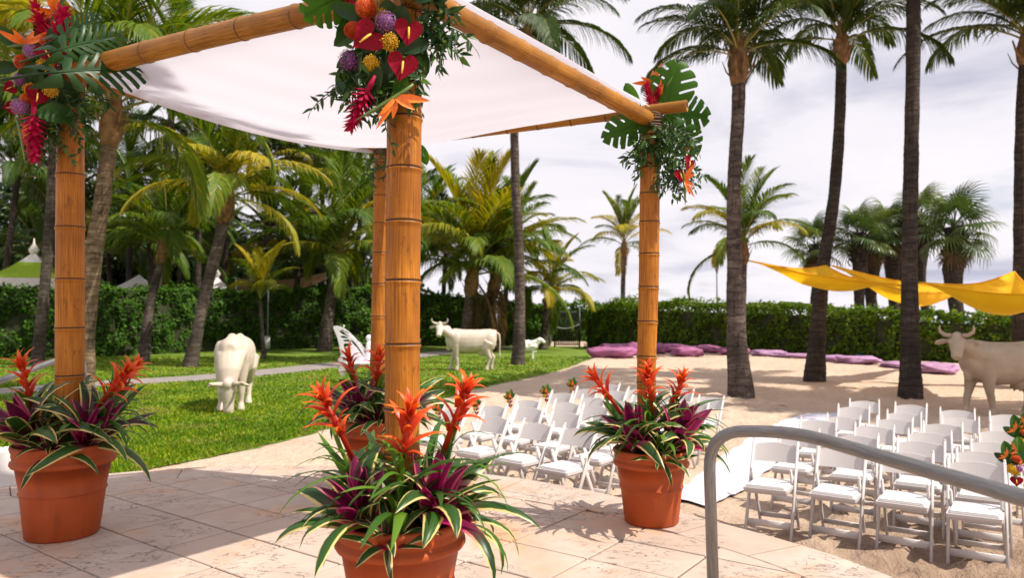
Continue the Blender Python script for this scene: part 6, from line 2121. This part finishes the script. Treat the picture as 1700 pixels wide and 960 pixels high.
def bench():
    p = B_(612, 636); D = p.y; k = D / F_PX
    p.z = .014
    root = thing('butterfly_bench', 'white butterfly shaped bench with cut-out wings behind the back pot', 'bench', p, rad(12))
    base_y = (636 - 530) * k                      # eye height above the lawn
    def c2(px, py): return ((px - 612) * k, (636 - py) * k)
    upper = smooth_loop([c2(*q) for q in [(547, 545), (557, 544.5), (570, 551), (585, 565), (597, 582), (606, 601), (598, 605), (580, 603), (566, 596), (560, 588), (557, 574), (553, 560)]])
    holes = [[(556, 552), (562, 551), (573, 557), (575, 561), (563, 558)], [(559, 560.5), (565, 559.5), (572, 562), (571, 564.5), (561, 563.5)], [(563, 567), (573, 565.5), (575, 570), (566, 570)],
             [(565, 573), (575, 572), (580, 574), (573, 577.5), (565, 579)], [(577, 566), (585, 572), (597, 589), (598, 596), (588, 582), (578, 571)], [(558, 549.8), (566, 550), (574, 555.5), (573, 556.4)]]
    lower = smooth_loop([c2(*q) for q in [(562, 586), (568, 590), (578, 601), (590, 604), (594, 609), (580, 616), (570, 612), (566, 628), (560, 623), (557, 616), (560, 608), (556, 600), (560, 594)]])
    lh = [[(563, 590.5), (565.5, 589.5), (567, 592), (564, 593)], [(563, 596), (568, 595.5), (570, 600), (564, 601)], [(562, 604), (566, 604), (565, 609), (562, 608)]]
    U_ = flat_shape([upper] + [smooth_loop([c2(*q) for q in h], 4) for h in holes], .02)
    L_ = flat_shape([lower] + [smooth_loop([c2(*q) for q in h], 4) for h in lh], .02)
    for me in (U_, L_): me.materials.clear(); me.materials.append(MT['bench'])
    for sx, nm in ((1, 'l'), (-1, 'r')):
        M = Matrix.Rotation(rad(-14 * sx), 4, 'Z') @ Matrix.Diagonal((sx, 1, 1, 1)) @ Matrix.Translation((0, .32, 0)) @ Matrix.Rotation(PI / 2, 4, 'X')
        obj('upper_wing', U_, root, M)
        M2 = Matrix.Rotation(rad(-22 * sx), 4, 'Z') @ Matrix.Diagonal((sx, 1, 1, 1)) @ Matrix.Translation((0, .10, 0)) @ Matrix.Rotation(PI / 2, 4, 'X')
        obj('lower_wing', L_, root, M2)
        mb = MB(); a0 = c2(606, 590); z = [c2(606, 584), c2(598, 572), c2(586, 563), c2(574, 555), c2(570, 547), c2(571.5, 541.5)]
        mb.tube([Vector((q[0] * sx, .30 - .04 * i, q[1])) for i, q in enumerate(z)], [.014, .013, .012, .012, .013, .02], 7)
        mb.build('antenna', MT['bench'], root)
    mb = MB()
    sy = c2(600, 604)[1]
    seat = smooth_loop([(-.55, -.42), (-.2, -.46), (.2, -.46), (.55, -.42), (.62, -.1), (.5, .25), (0, .34), (-.5, .25), (-.62, -.1)], 5)
    n = len(seat)
    mb.add([(x, y, sy) for x, y in seat] + [(x, y, sy + .03) for x, y in seat], [tuple(range(n - 1, -1, -1)), tuple(range(n, 2 * n))] + [(i, (i + 1) % n, n + (i + 1) % n, n + i) for i in range(n)])
    mb.build('seat', MT['bench'], root, False)
    mb = MB(); mb.tube([(0, .36, sy - .05), (0, .36, sy + .15), (0, .35, sy + .45), (0, .35, sy + .62)], [.05, .09, .08, .05], 12); mb.ball((0, .34, sy + .68), .085)
    mb.build('body', MT['bench'], root)
    for x in (-.42, .42):
        for y in (-.3, .2):
            mb = MB(); mb.bar((x, y, sy), (x * 1.15, y * 1.25, 0), .05, .03); mb.build('leg', MT['lampgrey'], root)
    # round grey stool-like stone beside the bench, hiding under the seat
    mb = MB(); mb.tube([(x, -.2, .25 + .06 * abs(x)) for x in np.linspace(-.45, .45, 7)], .018, 7); mb.build('brace', MT['lampgrey'], root)


bench()


# ================================================================== BEAN BAGS, HOSE
def bag(px0, py0, px1, py1, label, m_, seed, group='purple loungers heaped along the hedge', flat=1.0, D=None, tilt=0):
    p = G((px0 + px1) / 2, py1, 0.0) if D is None else P((px0 + px1) / 2, py1, D)
    D = p.y; wd = (px1 - px0) * D / F_PX / 2 * 1.3; hh = max(.16, (py1 - py0) * D / F_PX * 1.0)
    z = hz(p.x, p.y)
    r_ = np.random.default_rng(seed)
    root_mb = MB()
    def fn(q):
        n1 = float(snoise(q.x + seed, q.y, q.z, 1.6)); n2 = float(snoise(q.x, q.y + seed, q.z * 2, 3.6))
        cr = abs(math.sin(3.2 * q.x + 2 * q.z + seed)) ** .5
        s = 1 + .20 * n1 + .10 * n2 + .11 * (cr - .8)
        e = .72
        return Vector((math.copysign(abs(q.x) ** e, q.x), q.y, math.copysign(abs(q.z) ** .8, q.z))) * s
    root_mb.ball((0, 0, hh * .46), (wd * .92, min(wd * .75, .62), hh * .52), Matrix.Rotation(tilt, 3, 'Y'), 44, 26, fn=fn)
    for i, v in enumerate(root_mb.v): root_mb.v[i] = (v[0], v[1], max(v[2], -.03))
    o = root_mb.build('bean_bag', MT[m_])
    o.location = (p.x, p.y + .22, z); o.rotation_euler = (0, 0, random.uniform(-.25, .25))
    tag(o, label, 'bean bag', group)


bag(985, 587, 1053, 606, 'purple bean bag lying frontmost, left end of the heap', 'purple', 1)
bag(1000, 577, 1062, 592, 'purple bean bag lying on the back of the heap, far left', 'purple', 2, D=31)
bag(1040, 581, 1082, 603, 'purple bean bag leaning left of the right bamboo post', 'purple', 3, D=29.5)
bag(1078, 581, 1106, 598, 'purple bean bag just right of the right bamboo post', 'purple', 4)
bag(1098, 582, 1137, 597, 'plump purple bean bag between the right bamboo post and the slumped one', 'purple', 5, D=32)
bag(1122, 585, 1166, 602, 'slumped purple bean bag in front, left of the tall aisle palm', 'purple', 6)
bag(1153, 584, 1196, 597, 'low purple bean bag just left of the tall aisle palm', 'purple', 7, D=31.5)
bag(1199, 588, 1244, 600, 'purple bean bag hidden behind the trunk of the tall aisle palm', 'purple', 8)
bag(1254, 594, 1302, 604, 'flattened mauve bag right of the tall aisle palm', 'lilac', 9)
bag(1296, 598, 1348, 606, 'thin flattened lilac bag left of the leaning trunk', 'lilac', 10)
bag(1362, 601, 1412, 612, 'creased lilac bag right of the leaning trunk', 'lilac', 11)
bag(1400, 604, 1456, 618, 'pale lilac bag pointing at the central tall trunk', 'lilac', 12)
bag(1476, 612, 1530, 623, 'lilac bag half hidden behind the central tall trunk', 'lilac', 13)
bag(1522, 611, 1588, 629, 'long lilac bag beside the head of the right cow', 'lilac', 14)


def hose():
    mb = MB(); pts = []
    for k in range(26):
        t = k / 25; p = G(1372 + 76 * t, 605 - 2 * t, .1); p.y -= .15
        p.z = hz(p.x, p.y) + .12 + .18 * t * t + .05 * math.sin(t * 9)
        pts.append(p)
    mb.tube(pts, .028, 8)
    og = pts[0]
    o = mb.build('garden_hose', MT['blue'])
    tag(o, 'blue hose lying over the lilac bags at the foot of the hedge', 'hose')


hose()


# ================================================================== YELLOW SHADE SAILS
def sail(label, a, b, c, sag, seed, eye=True):
    root = thing('shade_sail', label, 'shade sail', (a + b + c) / 3, 0, 'yellow shade sails between the tall palms')
    og = root.location; n = 30; vs, fs = [], []; idx = {}
    for i in range(n + 1):
        for j in range(n + 1 - i):
            u, v = i / n, j / n; w_ = 1 - u - v
            p = a * w_ + b * u + c * v
            cen = (a + b + c) / 3
            # hems curve inwards, the middle hangs down
            e_in = .20 * (4 * u * v * max(0, 1 - 3 * w_) + 4 * u * w_ * max(0, 1 - 3 * v) + 4 * v * w_ * max(0, 1 - 3 * u))
            p = p.lerp(cen, e_in)
            z = sag * max(0, 27 * u * v * w_) ** .75 + sag * .55 * (4 * u * v + 4 * u * w_ + 4 * v * w_) * .5
            z += .03 * float(snoise(p.x, p.y, seed, 2.0)) * (27 * u * v * w_)
            idx[i, j] = len(vs); vs.append(p - Vector((0, 0, z)))
    for i in range(n):
        for j in range(n - i):
            fs.append((idx[i, j], idx[i + 1, j], idx[i, j + 1]))
            if i + j < n - 1: fs.append((idx[i + 1, j], idx[i + 1, j + 1], idx[i, j + 1]))
    mb = MB().add(vs, fs); mb.build('canvas', MT['sail'], root, origin=og)
    hem = MB()
    e1 = [vs[idx[i, 0]] for i in range(n + 1)]; e2 = [vs[idx[0, j]] for j in range(n + 1)]; e3 = [vs[idx[i, n - i]] for i in range(n + 1)]
    for e_ in (e1, e2, e3): hem.tube(e_, .018, 6)
    hem.build('hem', MT['sail'], root, origin=og)
    return root


def tie(root, p, q):
    mb = MB(); mb.tube([p, q], .012, 6); mb.build('tie_rope', MT['black'], root, origin=root.location)


s1a, s1b, s1c = P(1243, 433, 16.1), P(1492, 474, 15.9), P(1371, 441, 18.9)
r_ = sail('yellow shade sail stretched between the aisle palm, leaning palm and central trunk', s1a, s1b, s1c, .34, 1); tie(r_, s1a, P(1232, 432, 16.1)); tie(r_, s1b, P(1503, 474, 16.0))
s2a, s2b, s2c = P(1381, 441, 18.9), P(1503, 482, 17.2), P(1625, 480, 22)
r_ = sail('yellow shade sail at the back, hanging behind the central tall trunk', s2a, s2b, s2c, .45, 2); tie(r_, s2a, P(1374, 441, 18.9))
s3a, s3b, s3c = P(1523, 469, 15.9), P(1684, 451, 17.9), P(1790, 488, 13.0)
r_ = sail('yellow shade sail at the right edge of the frame over the standing cow', s3a, s3b, s3c, .52, 3); tie(r_, s3b, P(1697, 446, 18.0)); tie(r_, s3a, P(1514, 468, 16.0))


# ================================================================== GATE, LAMP, BOX
def gate():
    a, b = G(921, 576.5), G(962, 577); a = Vector((a.x, a.y, 0)); b = Vector((b.x, b.y, 0))
    root = thing('metal_gate', 'black metal bar gate set in the hedge behind the lawn, white rope across', 'gate', a)
    og = a; H = 2.25; t = (b - a)
    for q in (0.0, 1.0):
        mb = MB(); p = a + t * q; mb.bar(p, p + Vector((0, 0, H + .15)), .11, .11, (0, 1, 0)); mb.build('gate_post', MT['black'], root, origin=og)
    for z in (.18, H - .12, H * .55):
        mb = MB(); mb.bar(a + Vector((0, 0, z)), b + Vector((0, 0, z)), .05, .05); mb.build('rail', MT['black'], root, origin=og)
    me = None
    for k in range(1, 13):
        mb = MB(); p = a + t * (k / 13)
        if me is None:
            mb.bar((0, 0, .1), (0, 0, H), .065, .05, (0, 1, 0)); me = mb.mesh('bar', MT['black'])
        obj('bar', me, root, Matrix.Translation(p - og))
    r = MB(); r.tube([a.lerp(b, q) + Vector((0, -.12, 1.30 - .20 * 4 * q * (1 - q) + .15 * q)) for q in np.linspace(.05, .98, 12)], .02, 7)
    o = r.build('rope', MT['chain']); tag(o, 'white rope sagging across the black gate', 'rope')


gate()


def lamp():
    p = P(1191, 528, 50); p.z = 0
    root = thing('lamp_post', 'slim grey lamp post with funnel shaped head beyond the hedge', 'street lamp', p)
    z = P(1191, 436, 50).z
    mb = MB(); mb.tube([(0, 0, 0), (0, 0, 1.2), (0, 0, z - .7)], [.10, .07, .055], 12); mb.build('pole', MT['lampgrey'], root)
    mb = MB(); mb.lathe([(.06, z - .75), (.09, z - .6), (.20, z - .1), (.21, z), (.17, z + .02)], 18); mb.build('lamp_head', MT['lampgrey'], root)
    mb = MB(); mb.lathe([(.19, z + .021), (.24, z + .04), (.24, z + .09), (.10, z + .13)], 18); mb.build('lamp_cap', MT['black'], root)


lamp()


def elec():
    p = G(444, 585); p.z = 0; k = p.y / F_PX
    root = thing('utility_box', 'small grey utility box on a thin pole before the left hedge', 'utility box', p)
    mb = MB(); mb.tube([(0, 0, 0), (0, 0, 4.2)], .035, 8); mb.build('pole', MT['lampgrey'], root)
    mb = MB(); mb.bar((0.0, -.09, .18), (0, -.09, .80), .30, .14, (0, 1, 0)); mb.bar((0.0, -.095, .80), (0, -.095, .84), .34, .18, (0, 1, 0)); mb.build('box', MT['greybox'], root)
    mb = MB(); mb.box((.1, -.17, .5), (.02, .02, .08)); mb.build('latch', MT['black'], root)


elec()


# young yellowing palm by the cow, cut low
D = 31
palm('short young palm with upright yellow fronds behind the grazing cow', P(438, 590, D), P(432, 500, D), .12, .08, .07, 12, 2.3, 'frond', group='garden palms on the left', sun=.7, boot=False, classes=(.4, .35, .25, 0, 0))


# ================================================================== TENTS BEHIND THE HEDGE
def peak_tent(label, px, D, half_px, peak_py, eave_py, val_px, roof, val, finial=True, group='garden tents beyond the left hedge', lift=.5, split=False):
    c = P(px, eave_py, D); k = D / F_PX; hw = half_px * k; ze = c.z; zp = P(px, peak_py, D).z
    root = thing('tent', label, 'tent', (c.x, c.y, 0), rad(18), group)
    n = 14; vs, fs = [], []
    mi = []
    mb = MB()
    for sd in range(4):
        R = Matrix.Rotation(sd * PI / 2, 4, 'Z'); vs, fs = [], []
        for i in range(n + 1):
            q = i / n; r = hw * q; z = ze + (zp - ze) * (1 - q) ** (1 + lift)
            for j in range(7):
                y = -1 + j / 3; vs.append(R @ Vector((r, r * y, z - .08 * hw * q * (1 - y * y) * .4)))
        for i in range(n):
            for j in range(6): fs.append((i * 7 + j, i * 7 + j + 1, (i + 1) * 7 + j + 1, (i + 1) * 7 + j))
        o = len(mb.f); mb.add(vs, fs, 0)
        if split:
            for f in range(o, o + 6 * 4): mb.m[f] = 1
    mb.build('roof', [roof, val], root)
    mb = MB(); vl = val_px * k
    for sd in range(4):
        R = Matrix.Rotation(sd * PI / 2, 4, 'Z')
        vs = [R @ Vector((hw * 1.005, hw * 1.005 * y, ze - .02 - (vl * (1 if d else 0)) - (.05 if d and i % 2 else 0))) for d in (0, 1) for i, y in enumerate(np.linspace(-1, 1, 17))]
        mb.add(vs, [(i, i + 1, 18 + i, 17 + i) for i in range(16)])
    mb.build('valance', val, root, False)
    for x in (-1, 1):
        for y in (-1, 1):
            mb = MB(); mb.bar((x * hw * .96, y * hw * .96, 0), (x * hw * .96, y * hw * .96, ze), .14, .14, (0, 1, 0)); mb.build('pole', MT['tent_white'], root)
    if finial:
        mb = MB(); mb.lathe([(.16, zp - .15), (.28, zp + .1), (.06, zp + .45), (.02, zp + .75)], 10); mb.build('finial', val, root)


peak_tent('lime green peaked tent with white tip behind the left hedge', 55, 40, 58, 418, 464, 24, MT['tent_green'], MT['tent_white'], True, split=True)
peak_tent('white peaked gazebo with finial behind the hedge left of the grazing cow', 358, 42, 40, 457, 489, 8, MT['tent_white'], MT['tent_white'], True)
peak_tent('low pale marquee peeping over the hedge right of the left post', 230, 42, 46, 456, 484, 14, MT['tent_white'], MT['tent_white'], False)


def awning():
    a, b, c, d = P(392, 462, 43), P(540, 452, 46), P(545, 462, 48), P(400, 500, 45)
    root = thing('awning', 'tan canvas awning stretched behind the hedge right of the white gazebo', 'awning', (a + c) / 2, 0, 'garden tents beyond the left hedge')
    n = 14; vs, fs = [], []
    for j in range(n + 1):
        for i in range(n + 1):
            u, v = i / n, j / n; p = a.lerp(b, u).lerp(d.lerp(c, u), v); p = p - Vector((0, 0, .6 * 4 * u * (1 - u) * .5 + .3 * 4 * v * (1 - v) * .3)); vs.append(p)
    for j in range(n):
        for i in range(n): fs.append((j * (n + 1) + i, j * (n + 1) + i + 1, (j + 1) * (n + 1) + i + 1, (j + 1) * (n + 1) + i))
    MB().add(vs, fs).build('canvas', MT['tan'], root, origin=root.location)
    for q in (a, d, b):
        mb = MB(); mb.tube([(q.x, q.y, 0), (q.x, q.y, q.z)], .05, 8); mb.build('pole', MT['greybox'], root, origin=root.location)


awning()


# ================================================================== FALLEN BITS
def litter():
    r2 = random.Random(12)
    me = strip([Vector((x, .01 * math.sin(x * 30), .012 + .02 * math.sin(PI * x / .16))) for x in np.linspace(0, .16, 6)], Vector((0, 1, 0)), [.002, .016, .022, .018, .010, .001], .4).mesh('fallen_leaf', MT['frond_dead'])
    spots = [(-4.6, 12.5, 'on the lawn in front of the grazing cow'), (-3.9, 17.0, 'on the lawn left of the butterfly bench'), (-7.0, 11.0, 'on the lawn behind the left pot'), (2.2, 10.6, 'on the sand beside the runner'), (7.3, 15.0, 'on the sand between the tall trunks'),
             (5.4, 14.2, 'on the sand behind the right chairs')]
    for x, y, where in spots:
        o = obj('fallen_leaf', me); o.location = (x, y, max(0.012, hz(x, y) + .012)); o.rotation_euler = (0, 0, r2.uniform(0, 6.3)); o.scale = (1.6, 1.6, 1.6)
        tag(o, 'small dry fallen leaf lying ' + where, 'leaf', 'dry fallen leaves')


litter()
